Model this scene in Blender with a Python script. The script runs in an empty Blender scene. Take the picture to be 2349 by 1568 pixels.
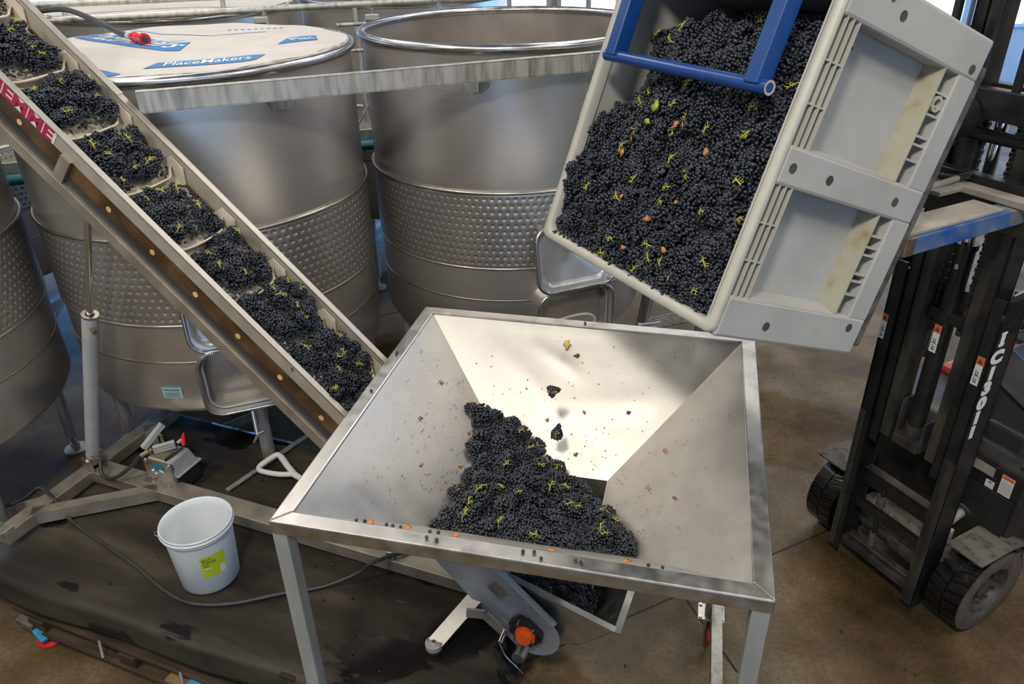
import bpy, bmesh, math, random
from mathutils import Vector, Matrix, noise
random.seed(7)
sc = bpy.context.scene
COL = sc.collection
PI = math.pi

# ------------------------------------------------------------------ camera
cam = bpy.data.cameras.new('camera')
cam.sensor_width = 36.0
cam.lens = 36.0 * 1765.0 / 2349.0
cam.clip_start = 0.05
camo = bpy.data.objects.new('camera', cam)
COL.objects.link(camo)
_p, _r = math.radians(29.3), math.radians(-1.32)
_F = Vector((0, math.cos(_p), -math.sin(_p)))
_U0 = Vector((0, math.sin(_p), math.cos(_p)))
_R0 = Vector((1, 0, 0))
_R = _R0 * math.cos(_r) + _U0 * math.sin(_r)
_U = -_R0 * math.sin(_r) + _U0 * math.cos(_r)
_m = Matrix((_R, _U, -_F)).transposed().to_4x4()
_m.translation = Vector((0, 0, 3.75))
camo.matrix_world = _m
sc.camera = camo

# ------------------------------------------------------------------ world, lights, exposure
w = bpy.data.worlds.new('daylight')
sc.world = w
w.use_nodes = True
w.node_tree.nodes['Background'].inputs[0].default_value = (0.46, 0.68, 1.0, 1)
w.node_tree.nodes['Background'].inputs[1].default_value = 1.5
vs = sc.view_settings
vs.view_transform = 'Standard'
vs.look = 'None'
vs.exposure = -0.30
vs.gamma = 1.0
vs.use_curve_mapping = False

def area(name, loc, target, size, power, col, sy=None):
    d = bpy.data.lights.new(name, 'AREA')
    d.energy = power
    d.color = col
    d.size = size
    if sy:
        d.shape = 'RECTANGLE'
        d.size_y = sy
    o = bpy.data.objects.new(name, d)
    COL.objects.link(o)
    o.location = loc
    o.rotation_euler = (Vector(target) - Vector(loc)).to_track_quat('-Z', 'Y').to_euler()
    return o

# roof lamps of the hall (high bays) : warm white
area('roof_lamp', (-0.9, -1.0, 6.7), (0.3, 3.2, 1.4), 0.6, 240, (1.0, 0.93, 0.82))
area('roof_lamp', (4.2, 1.0, 6.7), (4.2, 1.6, 0), 0.9, 90, (1.0, 0.93, 0.83))
area('roof_lamp', (-4.6, 1.2, 6.7), (-4.6, 1.6, 0), 0.9, 170, (1.0, 0.93, 0.83))
area('roof_lamp', (-3.6, 7.0, 6.7), (-3.6, 7.0, 0), 0.9, 90, (1.0, 0.93, 0.84))
area('roof_lamp', (1.2, 7.4, 6.7), (1.2, 7.4, 0), 0.9, 120, (1.0, 0.93, 0.84))
area('roof_lamp', (5.5, 8.0, 6.7), (5.5, 8.0, 0), 0.9, 110, (1.0, 0.93, 0.84))

sc.cycles.use_light_tree = False
sc.cycles.max_bounces = 5
sc.cycles.diffuse_bounces = 3
sc.cycles.glossy_bounces = 4
sc.cycles.transmission_bounces = 2
sc.cycles.caustics_reflective = False
sc.cycles.caustics_refractive = False

# ------------------------------------------------------------------ materials
MATS = {}
def newmat(name):
    m = bpy.data.materials.new(name)
    m.use_nodes = True
    MATS[name] = m
    nt = m.node_tree
    return m, nt, nt.nodes['Principled BSDF']

def N(nt, typ, **kw):
    n = nt.nodes.new(typ)
    for k, v in kw.items():
        if k.startswith('i_'):
            n.inputs[k[2:].replace('_', ' ')].default_value = v
        else:
            setattr(n, k, v)
    return n

def ramp(nt, fac, stops):
    r = nt.nodes.new('ShaderNodeValToRGB')
    el = r.color_ramp.elements
    while len(el) < len(stops):
        el.new(0.5)
    for e, (p, c) in zip(el, stops):
        e.position = p
        e.color = (*c, 1) if len(c) == 3 else c
    nt.links.new(fac, r.inputs[0])
    return r

def coords(nt, scale=(1, 1, 1), space='Object'):
    t = N(nt, 'ShaderNodeTexCoord')
    mp = N(nt, 'ShaderNodeMapping')
    mp.inputs['Scale'].default_value = scale
    nt.links.new(t.outputs[space], mp.inputs[0])
    return mp.outputs[0]

def mat(name, c1, c2=None, rough=0.5, metal=0.0, scale=6.0, stretch=(1, 1, 1), bump=0.0, rough2=None, detail=5.0,
        lo=0.35, hi=0.68, spec=0.5, c3=None, trans=0.0, coat=0.0, alpha=1.0, sss=0.0):
    m, nt, b = newmat(name)
    v = coords(nt, stretch)
    n = N(nt, 'ShaderNodeTexNoise')
    n.inputs['Scale'].default_value = scale
    n.inputs['Detail'].default_value = detail
    nt.links.new(v, n.inputs['Vector'])
    st = [(lo, c1), (hi, c2 or c1)]
    if c3:
        st.append((min(hi + 0.14, 1.0), c3))
    r = ramp(nt, n.outputs[0], st)
    nt.links.new(r.outputs[0], b.inputs['Base Color'])
    if rough2 is not None:
        mr = N(nt, 'ShaderNodeMapRange')
        mr.inputs['From Min'].default_value = lo
        mr.inputs['From Max'].default_value = hi
        mr.inputs['To Min'].default_value = rough
        mr.inputs['To Max'].default_value = rough2
        nt.links.new(n.outputs[0], mr.inputs[0])
        nt.links.new(mr.outputs[0], b.inputs['Roughness'])
    else:
        b.inputs['Roughness'].default_value = rough
    b.inputs['Metallic'].default_value = metal
    b.inputs['Specular IOR Level'].default_value = spec
    b.inputs['Coat Weight'].default_value = coat
    b.inputs['Transmission Weight'].default_value = trans
    b.inputs['Alpha'].default_value = alpha
    if sss:
        b.inputs['Subsurface Weight'].default_value = sss
        b.inputs['Subsurface Radius'].default_value = (0.05, 0.05, 0.05)
    if bump:
        bp = N(nt, 'ShaderNodeBump')
        bp.inputs['Strength'].default_value = bump
        bp.inputs['Distance'].default_value = 0.01
        nt.links.new(n.outputs[0], bp.inputs['Height'])
        nt.links.new(bp.outputs[0], b.inputs['Normal'])
    return m

def aniso(name, k=0.6):
    nt = MATS[name].node_tree; b = nt.nodes['Principled BSDF']
    tg = N(nt, 'ShaderNodeTangent', direction_type='RADIAL', axis='Z')
    nt.links.new(tg.outputs[0], b.inputs['Tangent']); b.inputs['Anisotropic'].default_value = k
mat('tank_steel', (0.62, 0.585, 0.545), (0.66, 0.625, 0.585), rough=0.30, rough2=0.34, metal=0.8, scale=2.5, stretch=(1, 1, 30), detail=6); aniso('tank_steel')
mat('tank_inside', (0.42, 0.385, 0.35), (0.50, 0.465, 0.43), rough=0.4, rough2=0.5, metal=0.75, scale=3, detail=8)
mat('manway_lit_steel', (0.52, 0.485, 0.45), (0.60, 0.565, 0.53), rough=0.45, rough2=0.55, metal=0.25, scale=5, detail=8)  # paler than tank_inside: light inside the tank put into the colour
mat('rim_steel', (0.56, 0.55, 0.54), (0.64, 0.63, 0.62), rough=0.2, rough2=0.3, metal=1.0, scale=12)
mat('jacket_steel', (0.54, 0.51, 0.475), (0.58, 0.55, 0.515), rough=0.27, rough2=0.31, metal=0.82, scale=3)
mat('hopper_steel', (0.56, 0.535, 0.495), (0.63, 0.605, 0.56), rough=0.46, rough2=0.53, metal=1.0, scale=7, stretch=(1, 1, 1), detail=9)
mat('frame_steel', (0.50, 0.485, 0.45), (0.60, 0.58, 0.55), rough=0.34, rough2=0.5, metal=1.0, scale=14, stretch=(1, 1, 1), detail=8)
mat('panel_steel', (0.40, 0.36, 0.30), (0.50, 0.455, 0.385), rough=0.45, rough2=0.55, metal=0.35, scale=9, detail=7)
mat('conveyor_steel', (0.50, 0.47, 0.42), (0.58, 0.55, 0.50), rough=0.48, rough2=0.58, metal=1.0, scale=10, detail=7)
mat('leg_steel', (0.42, 0.45, 0.44), (0.52, 0.55, 0.54), rough=0.42, rough2=0.55, metal=0.45, scale=8, detail=7, stretch=(1, 1, 0.3))
mat('beige_steel', (0.42, 0.37, 0.30), (0.54, 0.49, 0.41), rough=0.42, rough2=0.55, metal=0.75, scale=9, detail=8)
mat('galvanised', (0.30, 0.285, 0.25), (0.56, 0.55, 0.51), rough=0.42, rough2=0.6, metal=0.75, scale=26, stretch=(1, 1, 0.14), detail=7, lo=0.28, hi=0.58)
mat('weld_line', (0.50, 0.46, 0.40), (0.60, 0.56, 0.5), rough=0.3, metal=1.0, scale=20)
mat('chrome', (0.8, 0.8, 0.8), rough=0.08, metal=1.0)
mat('bolt_steel', (0.55, 0.54, 0.52), (0.7, 0.69, 0.66), rough=0.25, metal=1.0, scale=40)
mat('brass', (0.62, 0.45, 0.2), (0.7, 0.55, 0.28), rough=0.3, metal=1.0, scale=30)
mat('bin_plastic', (0.40, 0.395, 0.375), (0.47, 0.465, 0.445), rough=0.42, rough2=0.52, scale=4, detail=8, c3=(0.44, 0.40, 0.33), spec=0.4)
mat('bin_rib', (0.44, 0.43, 0.37), (0.50, 0.49, 0.43), rough=0.45, scale=8, detail=8, c3=(0.38, 0.33, 0.22))
mat('bin_stained', (0.44, 0.42, 0.33), (0.40, 0.36, 0.24), rough=0.5, scale=14, detail=6, lo=0.45, hi=0.62, c3=(0.30, 0.20, 0.07))
mat('bin_base_dirty', (0.05, 0.048, 0.045), (0.16, 0.15, 0.135), rough=0.8, scale=20, detail=9, bump=0.3)
mat('hole_dark', (0.05, 0.05, 0.05), (0.08, 0.08, 0.08), rough=0.8)
mat('white_plastic', (0.74, 0.79, 0.82), (0.78, 0.82, 0.85), rough=0.35, scale=3, sss=0.15)
mat('white_handle', (0.72, 0.70, 0.66), (0.78, 0.76, 0.72), rough=0.45, scale=10)
mat('lime_label', (0.56, 0.68, 0.02), (0.60, 0.72, 0.03), rough=0.5)
mat('dark_print', (0.06, 0.10, 0.02), rough=0.6)
mat('white_print', (0.80, 0.80, 0.78), rough=0.55)
# rubber mat below
mat('rubber_black', (0.012, 0.012, 0.012), (0.025, 0.025, 0.025), rough=0.45, scale=12)
mat('hose_black', (0.03, 0.03, 0.03), (0.05, 0.05, 0.048), rough=0.45, scale=20)
mat('tyre_tread', (0.006, 0.006, 0.006), (0.012, 0.012, 0.012), rough=0.13, rough2=0.3, scale=14)
mat('tyre_side', (0.085, 0.066, 0.052), (0.14, 0.112, 0.09), rough=0.8, scale=18, detail=9)
mat('wheel_rim', (0.035, 0.032, 0.03), (0.10, 0.09, 0.075), rough=0.55, scale=20, detail=8)
mat('mast_black', (0.012, 0.012, 0.013), (0.022, 0.022, 0.022), rough=0.3, rough2=0.45, scale=9, detail=8, spec=0.5)
mat('mast_worn', (0.02, 0.019, 0.017), (0.07, 0.064, 0.052), rough=0.5, rough2=0.7, scale=10, detail=10, stretch=(1, 1, 0.4))
mat('body_black', (0.016, 0.016, 0.016), (0.03, 0.029, 0.027), rough=0.35, rough2=0.6, scale=7, detail=9)
mat('body_grey', (0.03, 0.032, 0.035), (0.045, 0.047, 0.05), rough=0.35, scale=5)
mat('dusty_grey', (0.045, 0.043, 0.040), (0.115, 0.104, 0.088), rough=0.7, scale=22, detail=10, lo=0.34, hi=0.5)
mat('body_red', (0.42, 0.06, 0.03), (0.5, 0.09, 0.05), rough=0.4)
mat('blue_paint', (0.005, 0.045, 0.20), (0.008, 0.06, 0.25), rough=0.3, scale=18, detail=10, lo=0.30, hi=0.70, c3=(0.16, 0.08, 0.04))
mat('blue_worn', (0.02, 0.09, 0.32), (0.10, 0.16, 0.30), rough=0.45, scale=6, detail=10, lo=0.42, hi=0.56, c3=(0.30, 0.26, 0.22))
mat('dusty_plate', (0.30, 0.27, 0.23), (0.42, 0.385, 0.335), rough=0.65, scale=8, detail=10)
mat('red_plastic', (0.62, 0.012, 0.012), (0.68, 0.02, 0.02), rough=0.3)
mat('orange_cap', (0.80, 0.10, 0.015), (0.85, 0.13, 0.02), rough=0.35)
mat('orange_print', (0.78, 0.16, 0.02), rough=0.5)
mat('teal_pipe', (0.03, 0.19, 0.24), (0.05, 0.26, 0.31), rough=0.35, scale=8)
mat('blue_strap', (0.01, 0.20, 0.40), (0.015, 0.26, 0.48), rough=0.5, scale=12)
mat('belt_cream', (0.60, 0.53, 0.40), (0.70, 0.64, 0.52), rough=0.5, scale=6, detail=8, c3=(0.42, 0.30, 0.15))
mat('guard_brown', (0.05, 0.028, 0.012), (0.15, 0.085, 0.035), rough=0.3, scale=5, detail=4, lo=0.42, hi=0.7, spec=0.6)
mat('guard_spot', (0.60, 0.38, 0.16), (0.75, 0.52, 0.25), rough=0.4)
mat('cover_white', (0.62, 0.58, 0.54), (0.70, 0.665, 0.62), rough=0.42, scale=5, detail=9, bump=0.12)
mat('cover_edge', (0.40, 0.33, 0.25), (0.66, 0.60, 0.53), rough=0.6, scale=9, detail=9, lo=0.4, hi=0.6)
mat('print_blue', (0.035, 0.19, 0.50), (0.045, 0.23, 0.56), rough=0.45, scale=14)
mat('print_pale', (0.42, 0.50, 0.62), rough=0.5)
mat('pump_grey', (0.36, 0.37, 0.37), (0.43, 0.44, 0.43), rough=0.45, scale=12, c3=(0.34, 0.29, 0.2))
mat('pump_bronze', (0.30, 0.25, 0.16), (0.42, 0.37, 0.27), rough=0.4, metal=0.7, scale=16)
mat('cyl_grey', (0.42, 0.43, 0.44), (0.50, 0.51, 0.52), rough=0.4, scale=6)
mat('switch_grey', (0.42, 0.41, 0.37), (0.48, 0.47, 0.43), rough=0.5)
mat('wood_pallet', (0.022, 0.013, 0.007), (0.075, 0.046, 0.024), rough=0.75, scale=7, stretch=(0.5, 5, 5), detail=9)
mat('wood_fresh', (0.16, 0.10, 0.05), (0.26, 0.17, 0.085), rough=0.75, scale=9, stretch=(0.5, 5, 5), detail=8)
mat('wall_sheet', (0.50, 0.50, 0.49), (0.58, 0.58, 0.57), rough=0.6, scale=2)
mat('ceiling_sheet', (0.34, 0.335, 0.32), (0.42, 0.41, 0.39), rough=0.7, scale=2)
mat('grating', (0.24, 0.24, 0.23), (0.36, 0.36, 0.34), rough=0.5, metal=0.8, scale=20)
mat('rag', (0.50, 0.44, 0.36), (0.66, 0.60, 0.5), rough=0.8, scale=9, detail=8, bump=0.4)
mat('stem_green', (0.36, 0.38, 0.03), (0.62, 0.55, 0.06), rough=0.5, scale=30, c3=(0.40, 0.22, 0.05))
mat('leaf_dry', (0.50, 0.17, 0.04), (0.62, 0.28, 0.09), rough=0.7, scale=30, detail=6)
mat('leaf_yellow', (0.62, 0.46, 0.13), (0.70, 0.56, 0.2), rough=0.6, scale=30)
mat('leaf_green', (0.22, 0.34, 0.02), (0.36, 0.44, 0.04), rough=0.45, scale=30)
mat('leaf_brown', (0.16, 0.06, 0.02), (0.28, 0.11, 0.04), rough=0.7, scale=30)
mat('grit', (0.05, 0.035, 0.02), (0.16, 0.10, 0.05), rough=0.8, scale=60)
mat('tag_green', (0.45, 0.62, 0.45), (0.5, 0.66, 0.5), rough=0.5)
mat('rust', (0.22, 0.10, 0.05), (0.34, 0.2, 0.12), rough=0.7, scale=25, detail=8)
mat('sticker_silver', (0.40, 0.52, 0.56), (0.55, 0.66, 0.68), rough=0.3, scale=20, metal=0.2)

# grapes : dark skin with a dusty bloom that differs from berry to berry
m, nt, b = newmat('grape_skin')
v = coords(nt, (1, 1, 1))
n1 = N(nt, 'ShaderNodeTexNoise'); n1.inputs['Scale'].default_value = 55; n1.inputs['Detail'].default_value = 4
nt.links.new(v, n1.inputs['Vector'])
oi = N(nt, 'ShaderNodeObjectInfo')
gi = N(nt, 'ShaderNodeNewGeometry')
ad = N(nt, 'ShaderNodeMath', operation='ADD'); nt.links.new(gi.outputs['Random Per Island'], ad.inputs[0]); nt.links.new(oi.outputs['Random'], ad.inputs[1])
fr = N(nt, 'ShaderNodeMath', operation='FRACT'); nt.links.new(ad.outputs[0], fr.inputs[0])
mu = N(nt, 'ShaderNodeMath', operation='MULTIPLY_ADD'); nt.links.new(fr.outputs[0], mu.inputs[0]); mu.inputs[1].default_value = 0.45
nt.links.new(n1.outputs[0], mu.inputs[2])
rr = ramp(nt, mu.outputs[0], [(0.40, (0.007, 0.007, 0.009)), (0.62, (0.012, 0.0145, 0.020)), (0.90, (0.036, 0.045, 0.062))])
nt.links.new(rr.outputs[0], b.inputs['Base Color'])
b.inputs['Roughness'].default_value = 0.30
b.inputs['Specular IOR Level'].default_value = 0.55

# wet polished concrete with stains and puddles
m, nt, b = newmat('concrete')
v = coords(nt, (1, 1, 1))
na = N(nt, 'ShaderNodeTexNoise'); na.inputs['Scale'].default_value = 1.1; na.inputs['Detail'].default_value = 9; na.inputs['Roughness'].default_value = 0.62
nb = N(nt, 'ShaderNodeTexNoise'); nb.inputs['Scale'].default_value = 40; nb.inputs['Detail'].default_value = 6
nw = N(nt, 'ShaderNodeTexNoise'); nw.inputs['Scale'].default_value = 0.62; nw.inputs['Detail'].default_value = 7; nw.inputs['Distortion'].default_value = 0.8
for q in (na, nb, nw):
    nt.links.new(v, q.inputs['Vector'])
r1 = ramp(nt, na.outputs[0], [(0.30, (0.042, 0.026, 0.011)), (0.46, (0.098, 0.066, 0.030)), (0.58, (0.165, 0.118, 0.062)), (0.74, (0.23, 0.195, 0.15))])
r2 = ramp(nt, nb.outputs[0], [(0.3, (0.72, 0.72, 0.72)), (0.62, (1.08, 1.08, 1.08)), (0.735, (1.1, 1.1, 1.1)), (0.75, (3.2, 3.2, 3.2))])
mx = N(nt, 'ShaderNodeMix', data_type='RGBA', blend_type='MULTIPLY'); mx.inputs[0].default_value = 1
nt.links.new(r1.outputs[0], mx.inputs[6]); nt.links.new(r2.outputs[0], mx.inputs[7])
nt.links.new(mx.outputs[2], b.inputs['Base Color'])
rw = ramp(nt, nw.outputs[0], [(0.40, (0.55,) * 3), (0.54, (0.42,) * 3), (0.61, (0.14,) * 3), (0.68, (0.05,) * 3)])
nt.links.new(rw.outputs[0], b.inputs['Roughness'])
bp = N(nt, 'ShaderNodeBump'); bp.inputs['Strength'].default_value = 0.12; bp.inputs['Distance'].default_value = 0.01
nt.links.new(na.outputs[0], bp.inputs['Height']); nt.links.new(bp.outputs[0], b.inputs['Normal'])
b.inputs['Specular IOR Level'].default_value = 0.35

m, nt, b = newmat('blue_day')
b.inputs['Base Color'].default_value = (0.3, 0.5, 0.9, 1)
b.inputs['Emission Color'].default_value = (0.16, 0.45, 1.0, 1)
b.inputs['Emission Strength'].default_value = 6.0
# black rubber mat : scuffed brown streaks and sharp-edged wet patches
m, nt, b = newmat('rubber_mat')
v = coords(nt, (0.35, 1.7, 1)); v2 = coords(nt, (0.55, 1.3, 1))
na = N(nt, 'ShaderNodeTexNoise'); na.inputs['Scale'].default_value = 2.4; na.inputs['Detail'].default_value = 9; na.inputs['Roughness'].default_value = 0.62
nw = N(nt, 'ShaderNodeTexNoise'); nw.inputs['Scale'].default_value = 1.9; nw.inputs['Detail'].default_value = 5
nt.links.new(v, na.inputs['Vector']); nt.links.new(v2, nw.inputs['Vector'])
r1 = ramp(nt, na.outputs[0], [(0.34, (0.015, 0.0135, 0.0115)), (0.50, (0.032, 0.027, 0.020)), (0.64, (0.060, 0.050, 0.034)), (0.78, (0.10, 0.088, 0.066))])
wm = ramp(nt, nw.outputs[0], [(0.565, (0, 0, 0)), (0.585, (1, 1, 1))])
mx = N(nt, 'ShaderNodeMix', data_type='RGBA'); nt.links.new(wm.outputs[0], mx.inputs[0]); nt.links.new(r1.outputs[0], mx.inputs[6]); mx.inputs[7].default_value = (0.010, 0.009, 0.0085, 1)
nt.links.new(mx.outputs[2], b.inputs['Base Color'])
mr = N(nt, 'ShaderNodeMapRange'); nt.links.new(wm.outputs[0], mr.inputs[0]); mr.inputs['To Min'].default_value = 0.55; mr.inputs['To Max'].default_value = 0.16
nt.links.new(mr.outputs[0], b.inputs['Roughness'])
bp = N(nt, 'ShaderNodeBump'); bp.inputs['Strength'].default_value = 0.16; bp.inputs['Distance'].default_value = 0.01
nt.links.new(na.outputs[0], bp.inputs['Height']); nt.links.new(bp.outputs[0], b.inputs['Normal'])
b.inputs['Specular IOR Level'].default_value = 0.35

# day lit glazing
m, nt, b = newmat('day_glass')
b.inputs['Base Color'].default_value = (0.8, 0.88, 0.95, 1)
b.inputs['Emission Color'].default_value = (0.80, 0.90, 1.0, 1)
b.inputs['Emission Strength'].default_value = 2.6
m, nt, b = newmat('lamp_glass')
b.inputs['Emission Color'].default_value = (1.0, 0.94, 0.84, 1)
b.inputs['Emission Strength'].default_value = 4.0
m, nt, b = newmat('added_roof_fill')  # glow of the ceiling strips added to brighten the hall
b.inputs['Base Color'].default_value = (0.8, 0.8, 0.78, 1)
b.inputs['Emission Color'].default_value = (1.0, 0.96, 0.90, 1)
b.inputs['Emission Strength'].default_value = 3.6

# ------------------------------------------------------------------ mesh helpers
def V(*a):
    return Vector(a)

class MB:
    def __init__(self):
        self.v = []; self.f = []
    def add(self, vs_, fs_):
        o = len(self.v)
        self.v += [Vector(p) for p in vs_]
        self.f += [tuple(i + o for i in f) for f in fs_]
        return self
    def hexa(self, p):
        return self.add(p, [(3, 2, 1, 0), (4, 5, 6, 7), (0, 1, 5, 4), (1, 2, 6, 5), (2, 3, 7, 6), (3, 0, 4, 7)])
    def box(self, x0, x1, y0, y1, z0, z1):
        return self.hexa([(x0, y0, z0), (x1, y0, z0), (x1, y1, z0), (x0, y1, z0), (x0, y0, z1), (x1, y0, z1), (x1, y1, z1), (x0, y1, z1)])
    def bar(self, a, b, w, h, up=(0, 0, 1)):
        a = Vector(a); b = Vector(b); d = (b - a).normalized()
        s = d.cross(Vector(up))
        if s.length < 1e-4:
            s = d.cross(Vector((0, 1, 0)))
        s.normalize(); u = s.cross(d)
        p = []
        for q in (a, b):
            p.append([q - s * w / 2 - u * h / 2, q + s * w / 2 - u * h / 2, q + s * w / 2 + u * h / 2, q - s * w / 2 + u * h / 2])
        return self.add(p[0] + p[1], [(3, 2, 1, 0), (4, 5, 6, 7), (0, 1, 5, 4), (1, 2, 6, 5), (2, 3, 7, 6), (3, 0, 4, 7)])
    def prism(self, poly, d):
        d = Vector(d); n = len(poly)
        a = [Vector(p) for p in poly]; b = [p + d for p in a]
        return self.add(a + b, [tuple(range(n - 1, -1, -1)), tuple(range(n, 2 * n))] + [(i, (i + 1) % n, n + (i + 1) % n, n + i) for i in range(n)])
    def cyl(self, a, b, r0, r1=None, n=20, cap=True):
        r1 = r0 if r1 is None else r1
        a = Vector(a); b = Vector(b); d = (b - a).normalized()
        s = d.orthogonal().normalized(); t = d.cross(s)
        p0 = [a + (s * math.cos(2 * PI * i / n) + t * math.sin(2 * PI * i / n)) * r0 for i in range(n)]
        p1 = [b + (s * math.cos(2 * PI * i / n) + t * math.sin(2 * PI * i / n)) * r1 for i in range(n)]
        f = [(i, (i + 1) % n, n + (i + 1) % n, n + i) for i in range(n)]
        if cap:
            f += [tuple(range(n - 1, -1, -1)), tuple(range(n, 2 * n))]
        return self.add(p0 + p1, f)
    def tube(self, pts, r, n=8, closed=False, cap=True):
        pts = [Vector(p) for p in pts]; m_ = len(pts); rings = []; prev = None
        for i, p in enumerate(pts):
            if closed:
                d = pts[(i + 1) % m_] - pts[i - 1]
            else:
                d = pts[min(i + 1, m_ - 1)] - pts[max(i - 1, 0)]
            d.normalize()
            if prev is None:
                s = d.orthogonal().normalized()
            else:
                s = (prev - d * prev.dot(d))
                s = s.normalized() if s.length > 1e-6 else d.orthogonal().normalized()
            prev = s; t = d.cross(s)
            rr_ = r[i] if isinstance(r, (list, tuple)) else r
            rings.append([p + (s * math.cos(2 * PI * k / n) + t * math.sin(2 * PI * k / n)) * rr_ for k in range(n)])
        vs_ = [q for g in rings for q in g]; f = []
        for i in range(m_ if closed else m_ - 1):
            j = (i + 1) % m_
            for k in range(n):
                f.append((i * n + k, i * n + (k + 1) % n, j * n + (k + 1) % n, j * n + k))
        if cap and not closed:
            f += [tuple(range(n - 1, -1, -1)), tuple((m_ - 1) * n + k for k in range(n))]
        return self.add(vs_, f)
    def lathe(self, prof, n=48, c=(0, 0, 0), axis='z', close=False, a0=0.0, a1=2 * PI):
        c = Vector(c); full = abs(a1 - a0 - 2 * PI) < 1e-6
        steps = n if full else n + 1
        vs_ = []
        for i in range(steps):
            a = a0 + (a1 - a0) * i / n
            for r, h in prof:
                x, y = r * math.cos(a), r * math.sin(a)
                vs_.append(c + (Vector((x, y, h)) if axis == 'z' else Vector((h, x, y)) if axis == 'x' else Vector((x, h, y))))
        k = len(prof); f = []
        for i in range(n):
            j = (i + 1) % steps
            for q in range(k if close else k - 1):
                q2 = (q + 1) % k
                f.append((i * k + q, j * k + q, j * k + q2, i * k + q2))
        return self.add(vs_, f)
    def grid(self, fn, nu, nv):
        vs_ = [fn(i / nu, j / nv) for j in range(nv + 1) for i in range(nu + 1)]
        f = [(j * (nu + 1) + i, j * (nu + 1) + i + 1, (j + 1) * (nu + 1) + i + 1, (j + 1) * (nu + 1) + i) for j in range(nv) for i in range(nu)]
        return self.add(vs_, f)
    def mesh(self, name, m_, smooth=None):
        me = bpy.data.meshes.new(name)
        me.from_pydata([tuple(p) for p in self.v], [], self.f)
        me.validate()
        bm = bmesh.new(); bm.from_mesh(me)
        bmesh.ops.recalc_face_normals(bm, faces=bm.faces)
        bm.to_mesh(me); bm.free()
        if m_:
            me.materials.append(MATS[m_])
        if smooth is not None:
            me.shade_smooth()
            me.set_sharp_from_angle(angle=math.radians(smooth))
        return me
    def build(self, name, m_, parent=None, smooth=None, bevel=0.0, solid=0.0):
        o = bpy.data.objects.new(name, self.mesh(name, m_, 40 if (smooth is True) else smooth))
        COL.objects.link(o)
        if parent:
            o.parent = parent
        if solid:
            md = o.modifiers.new('solid', 'SOLIDIFY'); md.thickness = solid; md.offset = 0
        if bevel:
            md = o.modifiers.new('bevel', 'BEVEL'); md.width = bevel; md.segments = 2; md.limit_method = 'ANGLE'
        return o

def tag(o, label=None, cat=None, group=None, kind=None):
    if label: o['label'] = label
    if cat: o['category'] = cat
    if group: o['group'] = group
    if kind: o['kind'] = kind
    return o

def thing(name, label, cat, mw=None, group=None):
    o = bpy.data.objects.new(name, None)
    o.empty_display_size = 0.05
    COL.objects.link(o)
    if mw is not None:
        o.matrix_world = mw if isinstance(mw, Matrix) else Matrix.Translation(Vector(mw))
    return tag(o, label, cat, group)

def frame(o, x, y, z):
    m_ = Matrix((Vector(x), Vector(y), Vector(z))).transposed().to_4x4()
    m_.translation = Vector(o)
    return m_

def copy_tree(o, parent=None):
    c = o.copy(); COL.objects.link(c); c.parent = parent
    for ch in o.children:
        copy_tree(ch, c)
    return c

def text(name, body, m_, size, mw, parent=None, align='LEFT', shear=0.0, bold=0.0, extrude=0.0004, sx=1.0):
    cu = bpy.data.curves.new(name, 'FONT')
    cu.body = body; cu.size = size; cu.align_x = align; cu.shear = shear; cu.offset = bold
    cu.extrude = extrude; cu.resolution_u = 3
    tmp = bpy.data.objects.new(name, cu)
    COL.objects.link(tmp)
    dg = bpy.context.evaluated_depsgraph_get()
    me = bpy.data.meshes.new_from_object(tmp.evaluated_get(dg))
    bpy.data.objects.remove(tmp); bpy.data.curves.remove(cu)
    me.materials.clear(); me.materials.append(MATS[m_])
    me.transform(Matrix.Diagonal((sx, 1, 1, 1)))
    o = bpy.data.objects.new(name, me); COL.objects.link(o)
    if parent: o.parent = parent
    o.matrix_local = mw
    return o

def smoothstep(a, b_, x):
    t = max(0.0, min(1.0, (x - a) / (b_ - a)))
    return t * t * (3 - 2 * t)
# ================================================================== the hall
fl = MB()
fl.add([(-13, -7, 0), (13, -7, 0), (13, 17, 0), (-13, 17, 0)], [(0, 1, 2, 3)])
tag(fl.build('floor', 'concrete'), kind='structure')
# saw-cut joints of the slab : thin dark recess strips
mat('joint_dark', (0.010, 0.008, 0.006), (0.03, 0.022, 0.016), rough=0.7, scale=30)
def joint(a, b, wd=0.012):
    MB().bar((*a, 0.0005), (*b, 0.0005), wd, 0.003).build('floor_joint', 'joint_dark', bpy.data.objects['floor'])
ja = Vector((0.905, 0.43)).normalized(); jb = Vector((0.32, -0.95)).normalized()
P0 = Vector((1.03, 3.41)); 
joint(P0 - jb * 0.35, P0 + jb * 4.0)
joint(Vector((1.752, 3.762)) - ja * 4.5, Vector((1.752, 3.762)) + ja * 8)
joint(P0 - jb * 4.6 - ja * 2, P0 - jb * 4.6 + ja * 9)

def wall_panel(name, a, b, z0, z1, m_='wall_sheet', t=0.1):
    mb = MB(); mb.bar((*a, (z0 + z1) / 2), (*b, (z0 + z1) / 2), t, z1 - z0)
    return mb.build(name, m_)
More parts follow.
